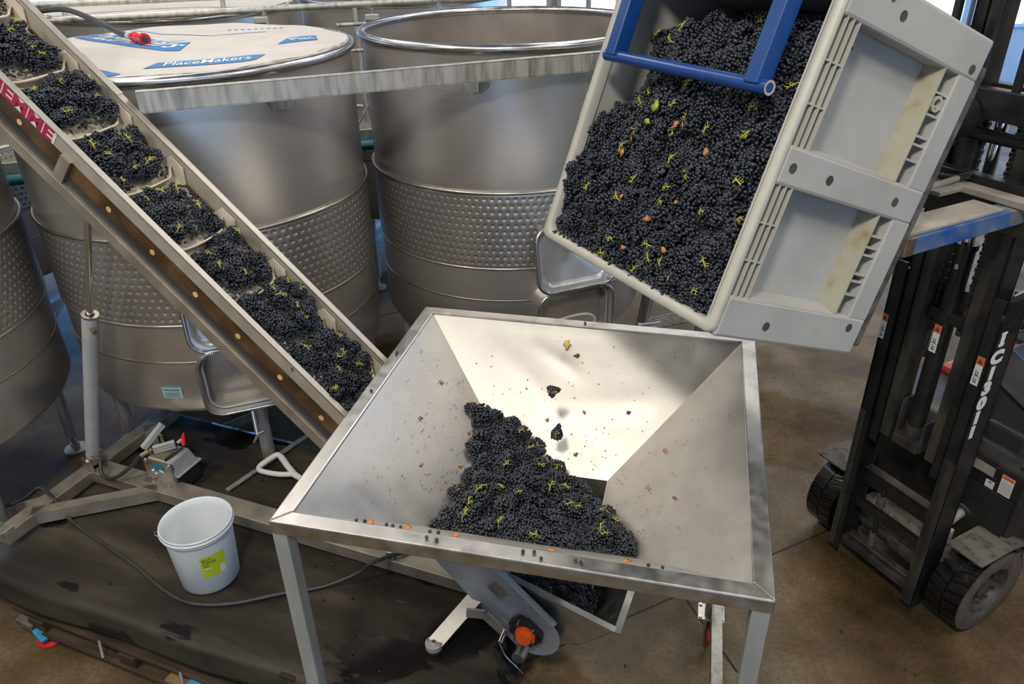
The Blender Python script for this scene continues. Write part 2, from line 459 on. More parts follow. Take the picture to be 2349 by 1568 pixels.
# back wall with a long window band, left and right walls, front wall behind the camera with an open roller door
wb = tag(wall_panel('wall_back', (-13, 17), (13, 17), 0, 7.2), kind='structure')
tag(wall_panel('wall_left', (-13, -7), (-13, 17), 0, 7.2), kind='structure')
tag(wall_panel('wall_right', (13, -7), (13, 17), 0, 7.2), kind='structure')
wf = MB(); wf.box(-13, -2.0, -7.1, -7, 0, 7.2); wf.box(11.0, 13, -7.1, -7, 0, 7.2); wf.box(-2.0, 11.0, -7.1, -7, 4.8, 7.2)
tag(wf.build('wall_front', 'wall_sheet'), kind='structure')
ce = MB(); ce.box(-13, 13, -7, 17, 7.2, 7.3)
tag(ce.build('ceiling', 'ceiling_sheet'), kind='structure')
for i, (x, y, sx, sy) in enumerate([(-8, 5, 1.0, 18), (-3.2, 5, 1.0, 18), (2.4, 5, 1.0, 18), (7.6, 5, 1.0, 18)]):  # emissive strips added under the ceiling as fill light, not real windows
    mb = MB(); mb.box(x - sx / 2, x + sx / 2, y - sy / 2, y + sy / 2, 7.16, 7.19)
    tag(mb.build('window_%d' % (i + 10), 'added_roof_fill'), kind='structure')
for i, (x0, x1, z0, z1) in enumerate([(-2.2, -0.9, 1.5, 4.2), (-0.7, 0.9, 1.5, 4.2), (1.1, 2.3, 1.5, 4.2), (3.4, 5.0, 1.5, 4.2), (5.2, 7.2, 1.5, 4.2), (7.4, 9.4, 1.5, 4.2), (9.6, 11.8, 1.5, 4.2)]):
    win = MB(); win.box(x0, x1, 16.9, 16.94, z0, z1)
    wo = tag(win.build('window_%d' % (i + 1), 'day_glass'), kind='structure')
    fr_ = MB()
    for x in (x0, x1, (x0 + x1) / 2):
        fr_.box(x - 0.05, x + 0.05, 16.84, 16.95, z0, z1)
    fr_.box(x0, x1, 16.84, 16.95, z0 - 0.06, z0); fr_.box(x0, x1, 16.84, 16.95, z1, z1 + 0.06)
    fr_.build('window_frame', 'galvanised', wo)
# open roller door in the right wall area lets the blue daylight rake across the wet floor
dg = MB(); dg.box(12.88, 12.94, 9.6, 16.0, 0.0, 4.4)
tag(dg.build('door_1', 'blue_day'), kind='structure')
dg = MB(); dg.box(-12.94, -12.88, 6.0, 11.0, 0.0, 4.4)
tag(dg.build('door_2', 'day_glass'), kind='structure')

for k, (x0, x1) in enumerate(((-12.4, -8.6), (-8.0, -4.6), (-4.0, -2.4))):
    dg = MB(); dg.box(x0, x1, 16.88, 16.94, 0.0, 3.4)
    tag(dg.build('door_%d' % (k + 3), 'blue_day'), kind='structure')

# ================================================================== fermenting tanks
TR = 1.07
def ring(r, z, t, n=96):
    return [(r * math.cos(2 * PI * i / n), r * math.sin(2 * PI * i / n), z) for i in range(n)]

def jacket_mesh():
    # dimpled cooling jacket: staggered rows of pressed dimples
    rows, colsn, q = 11, 128, 8
    z0, z1, R_ = 0.0, 0.555, TR + 0.006
    pad = 0.02
    rowh = (z1 - z0 - 2 * pad) / rows
    nu = colsn * q; zs = [z0, z0 + pad * 0.6]
    for r in range(rows):
        for k in range(q):
            zs.append(z0 + pad + rowh * (r + k / q))
    zs += [z1 - pad, z1 - pad * 0.5, z1]
    pitch = 2 * PI * R_ / colsn
    vs_ = []; fs_ = []
    for z in zs:
        rI = min(rows - 1, max(0, int((z - z0 - pad) / rowh)))
        zc = z0 + pad + rowh * (rI + 0.5)
        for i in range(nu):
            a = i / q + (0.5 if rI % 2 else 0.0)
            du = (a - math.floor(a) - 0.5) * pitch
            d = math.hypot(du, z - zc)
            inside = z0 + pad <= z <= z1 - pad
            dep = -0.0075 * (1 - smoothstep(0.002, 0.0155, d)) if inside else 0
            rr_ = R_ + 0.004 * (1 if inside else 0) + dep
            th = 2 * PI * i / nu
            vs_.append((rr_ * math.cos(th), rr_ * math.sin(th), z))
    for j in range(len(zs) - 1):
        for i in range(nu):
            i2 = (i + 1) % nu
            fs_.append((j * nu + i, j * nu + i2, (j + 1) * nu + i2, (j + 1) * nu + i))
    mb = MB(); mb.v = [Vector(p) for p in vs_]; mb.f = fs_
    return mb.mesh('jacket', 'jacket_steel', 60)
JACKET = jacket_mesh()

def make_tank(label, x, y, rim=3.0, jt=2.075, jb=1.515, ls=1.26, bot=0.86, open_top=False, legs=(0.3, 1.9, 3.5, 5.1), group='steel fermenting tanks in rows'):
    t = thing('fermenting_tank', label, 'tank', (x, y, 0), group)
    n = 128
    MB().lathe([(TR, jt - 0.01), (TR, rim - 0.02)], n).build('upper_wall', 'tank_steel', t, smooth=30)
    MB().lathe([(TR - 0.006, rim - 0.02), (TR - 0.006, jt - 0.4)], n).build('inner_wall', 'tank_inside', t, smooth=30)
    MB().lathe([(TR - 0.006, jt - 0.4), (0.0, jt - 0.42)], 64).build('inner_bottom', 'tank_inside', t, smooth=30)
    o = bpy.data.objects.new('cooling_jacket', JACKET); COL.objects.link(o); o.parent = t; o.location = (0, 0, jb); o.scale = (1, 1, (jt - jb) / 0.555)
    MB().tube(ring(TR + 0.012, jt, 0), 0.013, 8, closed=True).build('jacket_weld', 'weld_line', t, smooth=60)
    MB().tube(ring(TR + 0.006, jb, 0), 0.008, 8, closed=True).build('jacket_weld', 'jacket_steel', t, smooth=60)
    MB().lathe([(TR, jb + 0.01), (TR, ls), (TR, bot + 0.06), (TR - 0.02, bot + 0.02), (TR - 0.07, bot), (0.2, bot - 0.16), (0, bot - 0.17)], n).build('lower_wall', 'tank_steel', t, smooth=40)
    MB().tube(ring(TR + 0.002, ls, 0), 0.005, 6, closed=True).build('seam_weld', 'weld_line', t, smooth=60)
    MB().tube(ring(TR + 0.004, rim, 0, 128), 0.030, 14, closed=True).build('rim_tube', 'rim_steel', t, smooth=60)
    for a in legs:
        lx, ly = (TR - 0.12) * math.cos(a), (TR - 0.12) * math.sin(a)
        lg = MB().cyl((lx, ly, 0.14), (lx, ly, bot + 0.02), 0.045, n=16).build('leg', 'galvanised', t, smooth=40)
        MB().cyl((lx, ly, 0.0), (lx, ly, 0.015), 0.09, n=20).cyl((lx, ly, 0.015), (lx, ly, 0.16), 0.02, n=10).cyl((lx, ly, 0.03), (lx, ly, 0.06), 0.035, n=6).build('foot', 'galvanised', lg, smooth=40)
    return t

TL = make_tank('steel tank with white printed sheet over its top, behind the conveyor', -2.142, 5.377, 2.985, 2.087, 1.52, 1.252, 0.845)
TL.scale = (1.03, 1.03, 1)
TM = make_tank('open steel tank between the covered tank and the tipped bin', 0.02, 6.115, 3.0, 2.075, 1.515, 1.26, 0.86)
TF = make_tank('steel tank cut off by the left edge, left of the hydraulic ram', -4.15, 4.33, 3.0, 2.11, 1.56, 1.30, 0.90, legs=(-0.55, 0.9, 2.5, 4.1))
B1 = make_tank('sheet covered tank in the back row, behind the two handrails', -3.15, 7.97, 3.0)
B2 = make_tank('uncovered tank in the back row, between the covered and open front tanks', -1.05, 8.86, 3.0, legs=(4.2, 2.6, 1.0, 5.6))
B0 = make_tank('back row tank glimpsed under the conveyor at the left edge', -5.25, 7.07, 3.0)

C1 = make_tank('sheet covered tank of the third row at the top left', -4.22, 10.72, 3.0)
C2 = make_tank('third row tank seen above the nearer handrail', -2.1, 11.6, 3.0)

def rrect(w_, h_, r, n=7):
    pts = []
    for cx, cy, a0 in ((w_ / 2 - r, h_ / 2 - r, 0), (-w_ / 2 + r, h_ / 2 - r, PI / 2), (-w_ / 2 + r, -h_ / 2 + r, PI), (w_ / 2 - r, -h_ / 2 + r, 1.5 * PI)):
        for k in range(n + 1):
            a = a0 + PI / 2 * k / n
            pts.append((cx + r * math.cos(a), cy + r * math.sin(a)))
    return pts

def manway(tank, ang, zc, wd, ht, open_ang, out=0.10, hoseit=False):
    # neck of the man door, its rim, and the dished door hinged up above it
    a = math.radians(ang)
    d = Vector((math.cos(a), math.sin(a), 0)); s = Vector((-math.sin(a), math.cos(a), 0)); u = Vector((0, 0, 1))
    c = d * (TR + out) + u * zc
    neck = rrect(wd, ht, 0.11)
    k = len(neck)
    inner = [c + s * x * 0.97 + u * y * 0.97 for x, y in neck]
    outer = [c + s * x + u * y for x, y in neck]
    back = [p - d * (out + 0.02 + (TR - math.sqrt(max(TR * TR - x * x, 0.01)))) for p, (x, y) in zip(outer, neck)]
    mb = MB(); mb.add(outer + back, [(i, (i + 1) % k, k + (i + 1) % k, k + i) for i in range(k)])
    n_ = mb.build('manway_neck', 'tank_steel', tank, smooth=50)
    deep = [p - d * (out + 0.16) for p in inner]
    mb = MB(); mb.add(inner + deep, [(i, (i + 1) % k, k + (i + 1) % k, k + i) for i in range(k)])
    mb.add([p for p in deep], [tuple(range(k))])
    mb.build('manway_inside', 'manway_lit_steel', n_, smooth=50)  # closed recess, pale colour stands in for the lit tank interior
    MB().tube(outer, 0.010, 8, closed=True).build('manway_rim', 'rim_steel', n_, smooth=60)
    # a pale gasket lip inside
    MB().tube([p - d * 0.045 - u * 0.0 for p in [c + s * x * 0.9 + u * y * 0.9 for x, y in neck]], 0.008, 6, closed=True).build('gasket', 'rubber_grey', n_, smooth=60)
    # door
    oa = math.radians(open_ang)
    hinge = c + u * (ht / 2 + 0.012) + d * 0.02
    up = (u * math.cos(oa) + d * math.sin(oa)); nn = (d * math.cos(oa) - u * math.sin(oa))
    dc = hinge + up * (ht / 2 + 0.012)
    door = rrect(wd * 1.02, ht * 1.02, 0.10)
    rimp = [dc + s * x + up * y for x, y in door]
    mid = [dc + s * x * 0.80 + up * y * 0.76 - nn * 0.055 for x, y in door]
    mid2 = [dc + s * x * 0.12 + up * y * 0.10 - nn * 0.085 for x, y in door]
    kk = len(door)
    mb = MB(); mb.add(rimp + mid + mid2 + [dc - nn * 0.088], [(i, (i + 1) % kk, kk + (i + 1) % kk, kk + i) for i in range(kk)] + [(kk + i, kk + (i + 1) % kk, 2 * kk + (i + 1) % kk, 2 * kk + i) for i in range(kk)] + [(2 * kk + i, 2 * kk + (i + 1) % kk, 3 * kk) for i in range(kk)])
    do = mb.build('manway_door', 'door_steel', tank, smooth=25, solid=0.004)
    MB().tube(rimp, 0.013, 8, closed=True).build('door_rim', 'rim_steel', do, smooth=60)
    for q in (-0.32, 0.32):
        h0 = hinge + s * wd * q
        mb = MB()
        for e in (-0.018, -0.006, 0.006, 0.018):
            mb.cyl(h0 + s * (e - 0.004), h0 + s * (e + 0.004), 0.017, n=10)
        mb.build('hinge', 'chrome', do, smooth=40)
    hb = c - u * (ht / 2 + 0.012) + d * 0.005
    MB().cyl(hb, hb - u * 0.15 + d * 0.06, 0.014, n=10).cyl(hb - u * 0.15 + d * 0.06, hb - u * 0.22 + d * 0.04 - s * 0.03, 0.008, n=8).cyl(hb - u * 0.15 + d * 0.06, hb - u * 0.12 + d * 0.09 + s * 0.05, 0.008, n=8).build('clamp_screw', 'chrome', n_, smooth=40)
    return n_, c, d, s
mat('rubber_grey', (0.42, 0.47, 0.49), (0.48, 0.53, 0.55), rough=0.5)
mat('door_steel', (0.56, 0.57, 0.58), (0.64, 0.65, 0.66), rough=0.22, rough2=0.32, metal=0.6, scale=10, detail=7)
nkM = manway(TM, -67.5, 1.13, 0.60, 0.46, -9, out=0.13)
nkL = manway(TL, -70, 1.15, 0.52, 0.46, -9, out=0.12)
# hose lying in the open manway of the middle tank
nM, cM, dM, sM = nkM
hp = [cM - sM * 0.24 + V(0, 0, -0.03) - dM * 0.02, cM - sM * 0.1 + V(0, 0, 0.02) + dM * 0.0, cM + sM * 0.08 + V(0, 0, 0.02) + dM * 0.01, cM + sM * 0.14 + V(0, 0, -0.04) + dM * 0.02, cM + sM * 0.06 + V(0, 0, -0.12) + dM * 0.03, cM - sM * 0.12 + V(0, 0, -0.19) + dM * 0.03]
def spline(pts, n=8):
    pts = [Vector(p) for p in pts]; out = []
    P = [pts[0] * 2 - pts[1]] + pts + [pts[-1] * 2 - pts[-2]]
    for i in range(1, len(P) - 2):
        for k in range(n):
            t = k / n
            a, b_, c_, d_ = P[i - 1], P[i], P[i + 1], P[i + 2]
            out.append(0.5 * ((2 * b_) + (-a + c_) * t + (2 * a - 5 * b_ + 4 * c_ - d_) * t * t + (-a + 3 * b_ - 3 * c_ + d_) * t ** 3))
    out.append(pts[-1])
    return out
# hose (a thing of its own, resting in the manway)
wpts = [Vector((0.02, 6.115, 0)) + p for p in spline(hp, 8)]
tag(MB().tube(wpts, 0.012, 10).build('hose', 'switch_grey', smooth=60), 'beige hose looped in the open tank manway beside the bin', 'hose')

# lifting lugs under the galvanised beam
for tk, ang, zz in ((TL, -42, 2.83), (TM, -101, 2.82)):
    a = math.radians(ang); d = V(math.cos(a), math.sin(a), 0); s = V(-math.sin(a), math.cos(a), 0)
    mb = MB(); mb.cyl(d * TR + V(0, 0, zz), d * (TR + 0.014) + V(0, 0, zz), 0.09, n=28)
    mb.bar(d * TR + V(0, 0, zz), d * (TR + 0.07) + V(0, 0, zz), 0.05, 0.13)
    mb.build('beam_lug', 'galvanised', tk, smooth=40)
# data plate on the covered tank
a0_ = -101.0
mb = MB()
def pl(u_, v_):
    a = math.radians(-98.6 + 7.0 * u_)
    return V((TR + 0.004) * math.cos(a), (TR + 0.004) * math.sin(a), 0.985 + 0.085 * v_)
mb.grid(pl, 6, 1)
dp = mb.build('data_plate', 'sticker_silver', TL, solid=0.002)
mb = MB()
for z_, h_ in ((0.70, 0.10), (0.45, 0.05), (0.30, 0.05), (0.15, 0.05)):
    mb.grid(lambda u_, v_: (lambda p: p * ((TR + 0.007) / math.hypot(p.x, p.y)) * 1.0 if False else V(p.x * (TR + 0.007) / (TR + 0.004), p.y * (TR + 0.007) / (TR + 0.004), p.z))(pl(0.08 + 0.8 * u_, z_ + h_ * v_)), 6, 1)
mb.build('plate_print', 'teal_pipe', dp)

# ------------------------------------------------------------------ cover sheet on the covered tanks
def cover(label, x, y, z, R_, seed, group):
    rnd = random.Random(seed)
    t = thing('cover_sheet', label, 'sheet', (x, y, z), group)
    ph = [rnd.uniform(0, 6.28) for _ in range(6)]
    def edge(th):
        return R_ + 0.006 * math.sin(7 * th + ph[0]) + 0.005 * math.sin(15 * th + ph[1])
    def top(r, th):
        return 0.022 + 0.03 * (1 - (r / R_) ** 2) + 0.006 * math.sin(3 * th + ph[2]) * (r / R_) + 0.004 * math.sin(11 * th + ph[3]) * (r / R_) ** 4
    nr, nt_ = 20, 120
    mb = MB(); vs_ = [V(0, 0, top(0, 0))]; fs_ = []
    for i in range(1, nr + 1):
        for k in range(nt_):
            th = 2 * PI * k / nt_; r = edge(th) * i / nr
            vs_.append(V(r * math.cos(th), r * math.sin(th), top(r, th)))
    for k in range(nt_):
        fs_.append((0, 1 + k, 1 + (k + 1) % nt_))
    for i in range(1, nr):
        for k in range(nt_):
            a = 1 + (i - 1) * nt_; b_ = 1 + i * nt_; k2 = (k + 1) % nt_
            fs_.append((a + k, b_ + k, b_ + k2, a + k2))
    mb.add(vs_, fs_)
    mb.build('sheet_top', 'cover_white', t, smooth=50)
    mb = MB(); vs_ = []; prof = [(0, 0.0), (0.012, -0.006), (0.014, -0.018), (0.004, -0.03), (-0.02, -0.034)]
    for k in range(nt_):
        th = 2 * PI * k / nt_; e = edge(th)
        for dr, dz in prof:
            vs_.append(V((e + dr) * math.cos(th), (e + dr) * math.sin(th), top(e, th) + dz + 0.003 * math.sin(23 * th)))
    np_ = len(prof)
    mb.add(vs_, [(k * np_ + q, ((k + 1) % nt_) * np_ + q, ((k + 1) % nt_) * np_ + q + 1, k * np_ + q + 1) for k in range(nt_) for q in range(np_ - 1)])
    mb.build('sheet_edge', 'cover_edge', t, smooth=60)
    return t, top
CL, ctop = cover('white sheet with blue printed panels on the front tank', -2.142, 5.377, 2.997, 1.055, 3, 'printed sheets over the tanks')
CL.scale = (1.03, 1.03, 1)
CB, cbt = cover('white sheet on the back row tank beyond the handrails', -3.15, 7.97, 3.012, 1.10, 5, 'printed sheets over the tanks')
for lab, x_, y_, sd in (('white sheet on the third row tank at the top left', -4.22, 10.72, 8)  ,):
    cover(lab, x_, y_, 3.012, 1.10, sd, 'printed sheets over the tanks')
# print on the cover sheet (flat ink following the sheet)
def on_sheet(x, y, dz=0.003):
    r = math.hypot(x, y); th = math.atan2(y, x)
    return V(x, y, ctop(r, th) + dz)
def ribbon(lo, hi, nseg=14, rows=4):
    def at(pl_, t):
        L = [0]
        for a, b_ in zip(pl_, pl_[1:]): L.append(L[-1] + math.dist(a, b_))
        d = t * L[-1]
        for i in range(len(pl_) - 1):
            if d <= L[i + 1] + 1e-9:
                k = (d - L[i]) / max(L[i + 1] - L[i], 1e-9)
                return (pl_[i][0] + (pl_[i + 1][0] - pl_[i][0]) * k, pl_[i][1] + (pl_[i + 1][1] - pl_[i][1]) * k)
        return pl_[-1]
    def fn(u_, v_):
        a = at(lo, u_); b_ = at(hi, u_)
        return on_sheet(a[0] + (b_[0] - a[0]) * v_, a[1] + (b_[1] - a[1]) * v_)
    return MB().grid(fn, nseg, rows)
SH = [c for c in CL.children if c.name.startswith('sheet_top')][0]
pr1 = ribbon([(-0.888, 0.457), (-0.607, 0.144), (-0.194, -0.237), (0.059, -0.392), (0.157, -0.399)], [(-0.757, 0.617), (-0.45, 0.33), (-0.234, 0.132), (-0.009, -0.125), (0.119, -0.095)]).build('printed_panel', 'print_blue', CL)
pr2 = ribbon([(0.687, -0.205), (0.80, -0.08), (0.885, 0.02)], [(0.682, 0.083), (0.75, 0.16), (0.83, 0.215)]).build('printed_panel', 'print_blue', CL)
pr3 = ribbon([(0.134, -0.889), (0.40, -0.80), (0.634, -0.728), (0.683, -0.686)], [(0.159, -0.744), (0.277, -0.70), (0.5, -0.62), (0.698, -0.523)]).build('printed_panel', 'print_blue', CL)
pr4 = ribbon([(-0.50, -0.80), (-0.2, -0.97), (-0.038, -1.03), (0.03, -1.03)], [(-0.42, -0.70), (-0.125, -0.86), (0.0, -0.95), (0.061, -0.985)]).build('printed_panel', 'print_blue', CL)
ribbon([(-0.62, 0.74), (-0.41, 0.52), (-0.23, 0.32), (0.13, 0.185), (0.45, 0.42)], [(-0.60, 0.765), (-0.39, 0.55), (-0.21, 0.35), (0.14, 0.215), (0.44, 0.45)]).build('pale_print', 'print_pale', CL)
def sheet_text(body, a, b_, h, parent, m_='white_print'):
    d = V(b_[0] - a[0], b_[1] - a[1], 0); L = d.length; d.normalize(); nrm = V(-d.y, d.x, 0)
    o = text('lettering', body, m_, 1.0, Matrix.Identity(4), parent, shear=0.25, bold=0.012, extrude=0.0)
    me = o.data
    xs = [p.co.x for p in me.vertices]; ys = [p.co.y for p in me.vertices]
    x0, x1, y0, y1 = min(xs), max(xs), min(ys), max(ys)
    for p in me.vertices:
        q = V(*a, 0) + d * (p.co.x - x0) / (x1 - x0) * L + nrm * (p.co.y - y0) / (y1 - y0) * h
        bow = -0.035 * math.sin(PI * (p.co.x - x0) / (x1 - x0)) * (L > 0.5)
        q += nrm * bow
        p.co = on_sheet(q.x, q.y, 0.0045)
sheet_text('PlaceMakers', (-0.79, 0.395), (0.06, -0.315), 0.18, pr1)
sheet_text('Plac', (0.745, -0.05), (0.872, 0.085), 0.10, pr2)
sheet_text('PlaceMakers', (0.22, -0.83), (0.66, -0.665), 0.09, pr3)
mb = MB()
for i in range(9):
    a = V(0.16 + 0.04 * i, 0.50 + 0.018 * i, 0); 
    mb.add([on_sheet(a.x, a.y, 0.0035), on_sheet(a.x + 0.022, a.y + 0.010, 0.0035), on_sheet(a.x + 0.012, a.y + 0.060, 0.0035), on_sheet(a.x - 0.010, a.y + 0.050, 0.0035)], [(0, 1, 2, 3)])
mb.build('pale_print', 'print_pale', CL)
mb = MB()
def on_back(x, y):
    return V(x, y, cbt(math.hypot(x, y), math.atan2(y, x)) + 0.006)
mb.grid(lambda u_, v_: on_back(-0.42 + 0.75 * u_ + 0.10 * v_, 0.05 + 0.18 * u_ + 0.30 * v_), 8, 4)
mb.build('printed_panel', 'print_blue', CB)

# black power lead with red plug lying on the sheet
PWM = Matrix.Translation((0, 0, 3.75 - 3.75 * 1.03)) @ Matrix.Scale(1.03, 4)
pw = thing('power_lead', 'black power lead with a red plug on the printed sheet', 'cable', PWM)
MB().tube(spline([(-3.9, 6.35, 3.10), (-3.5, 6.2, 3.16), (-3.234, 6.061, 3.19), (-3.063, 5.925, 3.19), (-2.80, 5.66, 3.16), (-2.60, 5.45, 3.13), (-2.47, 5.31, 3.11), (-2.39, 5.235, 3.103)], 8), 0.019, 10).build('lead', 'hose_black', pw, smooth=60)
pa = V(-2.39, 5.235, 3.103); pb = V(-2.165, 5.005, 3.10); pd = (pb - pa).normalized()
pg = MB(); pa = pa + pd * 0.05; Q = 0.66
def PG(x0, x1, r0, r1): pg.cyl(pa + pd * x0 * Q, pa + pd * x1 * Q, r0 * 0.78, r1 * 0.78, 22)
PG(0.02, 0.07, 0.032, 0.036); PG(0.07, 0.10, 0.040, 0.040); PG(0.10, 0.16, 0.036, 0.034); PG(0.16, 0.27, 0.034, 0.040); PG(0.27, 0.32, 0.047, 0.047)
pl_ = pg.build('plug', 'red_plastic', pw, smooth=40)
MB().cyl(pa + pd * 0.318 * Q, pa + pd * (0.318 * Q + 0.003), 0.022, n=20).build('plug_recess', 'hole_dark', pl_)
MB().cyl(pa + pd * 0.318 * Q, pa + pd * (0.318 * Q + 0.008), 0.011, n=16).build('plug_core', 'body_grey', pl_, smooth=40)
MB().cyl(pa - pd * 0.06, pa + pd * 0.02, 0.021, 0.023, 16).build('cable_gland', 'cyl_grey', pw, smooth=40)
tag(MB().tube(spline([V(-2.218, 5.181, 3.062), V(-2.146, 5.155, 3.067), V(-2.087, 5.176, 3.067), V(-2.034, 5.227, 3.067)]), 0.004, 6).build('wire_offcut', 'body_grey', smooth=60), 'short dark wire lying on the sheet beside the red plug', 'wire').matrix_world = PWM

# ------------------------------------------------------------------ galvanised beam in front of the tanks
bdir = V(0.938, 0.346, 0).normalized(); bn = V(0.346, -0.938, 0).normalized()
bs = V(-1.925, 4.136, 2.91); be = bs + bdir * 3.8
gb = thing('support_beam', 'dirty galvanised beam running across the front of the tanks', 'beam', (0, 0, 0))
MB().bar(bs, be, 0.006, 0.105).build('web', 'galvanised', gb)
mb = MB(); mb.bar(bs - bn * 0.025 + V(0, 0, 0.0525), be - bn * 0.025 + V(0, 0, 0.0525), 0.056, 0.006); mb.build('flange', 'galvanised', gb)
mb = MB(); mb.bar(bs - bn * 0.025 - V(0, 0, 0.0525), be - bn * 0.025 - V(0, 0, 0.0525), 0.056, 0.006); mb.build('flange', 'galvanised', gb)

# ------------------------------------------------------------------ catwalk handrails between the rows
def rail(label, a, b_, r, posts, zb):
    a = Vector(a); b_ = Vector(b_)
    t = thing('handrail', label, 'handrail', (0, 0, 0), 'catwalk handrails behind the tanks')
    MB().cyl(a, b_, r, n=14).build('rail', 'galvanised', t, smooth=40)
    for k in posts:
        p = a.lerp(b_, k)
        MB().cyl((p.x, p.y, zb), (p.x, p.y, p.z), r * 0.85, n=12).build('post', 'galvanised', t, smooth=40)
rail('nearer galvanised handrail behind the printed sheet tank', (-4.25, 6.10, 3.085), (0.2, 7.31, 3.10), 0.026, (0.13, 0.26, 0.52, 0.83), 1.95)
rail('farther galvanised handrail in front of the back row sheet', (-4.6, 7.05, 3.12), (-1.2, 7.68, 3.14), 0.026, (0.09, 0.24, 0.62, 0.95), 1.95)
cw = thing('catwalk', 'galvanised catwalk frame with rungs seen between the tanks', 'walkway', (0, 0, 0))
MB().bar((-4.6, 6.32, 1.93), (0.5, 7.85, 1.93), 0.06, 0.10).build('edge_beam', 'galvanised', cw)
MB().bar((-4.9, 6.95, 1.93), (0.2, 8.45, 1.93), 0.06, 0.10).build('edge_beam', 'galvanised', cw)
MB().cyl((-1.42, 7.25, 1.98), (-1.18, 7.32, 2.35), 0.012, n=8).build('brace', 'galvanised', cw, smooth=40)
for z_ in (2.45, 2.72, 2.93):
    MB().cyl((-1.42, 6.99, z_), (-1.10, 7.08, z_), 0.016, n=10).build('rung', 'galvanised', cw, smooth=40)
MB().cyl((-1.13, 7.075, 1.98), (-1.13, 7.075, 3.05), 0.013, n=10).build('stile', 'galvanised', cw, smooth=40)
MB().bar((-4.75, 6.62, 1.97), (0.35, 8.14, 1.97), 0.6, 0.02).build('deck', 'grating', cw)
tag(MB().cyl((-5.2, 6.02, 1.86), (0.4, 7.70, 1.86), 0.045, n=16).build('water_pipe', 'teal_pipe', smooth=40), 'teal pipe running under the catwalk between the tank rows', 'pipe')
for lab, p, hgt in (('grey switch box on the handrail left of the open tank rim', V(-1.10, 6.90, 2.97), 0.10), ('grey switch box on the rail behind the printed sheet edge', V(-1.95, 6.65, 2.99), 0.11)):
    t = thing('switch_box', lab, 'switch box', p, 'switch boxes on the handrail')
    MB().box(-0.055, 0.055, -0.03, 0.03, -hgt / 2, hgt / 2).build('housing', 'switch_grey', t, bevel=0.006)
    MB().box(-0.045, 0.045, -0.036, -0.03, -hgt / 2 + 0.008, hgt / 2 - 0.04).build('front_panel', 'body_grey', t)
for lab, x_, m_ in (('red hose hanging from the rail beside the conveyor flange', -3.62, 'red_plastic'), ('pale blue hose hanging beside the red hose', -3.55, 'rubber_grey'), ('grey hose hanging right of the pale blue hose', -3.50, 'cyl_grey')):
    tag(MB().tube(spline([(x_, 6.27, 3.08), (x_ + 0.01, 6.22, 2.96), (x_ + 0.05, 6.2, 2.7), (x_ + 0.05, 6.2, 2.3)]), 0.014, 8).build('hanging_hose', m_, smooth=60), lab, 'hose')

# ================================================================== square receiving hopper
HC = V(0.175, 2.896, 0); ha = math.radians(-13.9)
HU = V(math.cos(ha), math.sin(ha), 0); HW = V(-math.sin(ha), math.cos(ha), 0)
hp_ = thing('receiving_hopper', 'square stainless steel hopper catching grapes under the tipped bin', 'hopper', frame(HC, HU, HW, (0, 0, 1)))
S0, S1, SB, ZR, ZB = 0.922, 0.852, 0.245, 1.75, 1.20
def zplate(t):
    return 1.738 + (ZB - 1.738) * t
def plate(name, a, b_, c_, d_, dents, n=40):
    # a,b rim corners ; d,c outlet corners
    a, b_, c_, d_ = map(Vector, (a, b_, c_, d_))
    nr = (b_ - a).cross(d_ - a).normalized()
    if nr.z < 0: nr = -nr
    def fn(u_, v_):
        p = a.lerp(b_, u_).lerp(d_.lerp(c_, u_), v_)
        e = min(u_, 1 - u_, v_, 1 - v_)
        k = smoothstep(0, 0.12, e); dz = 0
        for (du, dv, r, h, ax) in dents:
            q = math.exp(-(((u_ - du) * math.cos(ax) + (v_ - dv) * math.sin(ax)) / r) ** 2 - ((-(u_ - du) * math.sin(ax) + (v_ - dv) * math.cos(ax)) / (r * 0.28)) ** 2)
            dz += h * q
        dz += 0.004 * noise.noise(V(u_ * 2.2 + a.x, v_ * 2.2 + a.y, 1.3))
        return p + nr * dz * k
    mb = MB().grid(fn, n, n)
    return mb.build(name, 'hopper_steel', hp_, smooth=60)
C0 = [(-S1, -S1, 1.738), (S1, -S1, 1.738), (S1, S1, 1.738), (-S1, S1, 1.738)]
C1 = [(-SB, -SB, ZB), (SB, -SB, ZB), (SB, SB, ZB), (-SB, SB, ZB)]
plate('front_plate', C0[0], C0[1], C1[1], C1[0], [])
plate('right_plate', C0[1], C0[2], C1[2], C1[1], [(0.24, 0.74, 0.16, 0.008, 0.7), (0.45, 0.3, 0.5, 0.004, 0.3)])
plate('back_plate', C0[2], C0[3], C1[3], C1[2], [(0.56, 0.25, 0.11, 0.006, -0.9), (0.30, 0.50, 0.34, 0.004, 0.25), (0.68, 0.42, 0.2, 0.004, -1.1)])
plate('left_plate', C0[3], C0[0], C1[0], C1[3], [(0.5, 0.5, 0.6, 0.004, 0.2)])
mb = MB()
for i in range(4):
    a, b_ = V(*C1[i]), V(*C1[(i + 1) % 4])
    hh = (0.08, 0.26, 0.26, 0.08)[i]
    mb.add([a, b_, b_ - V(0, 0, hh), a - V(0, 0, hh)], [(0, 1, 2, 3)])
mb.build('outlet_chute', 'hopper_steel', hp_, solid=0.003)
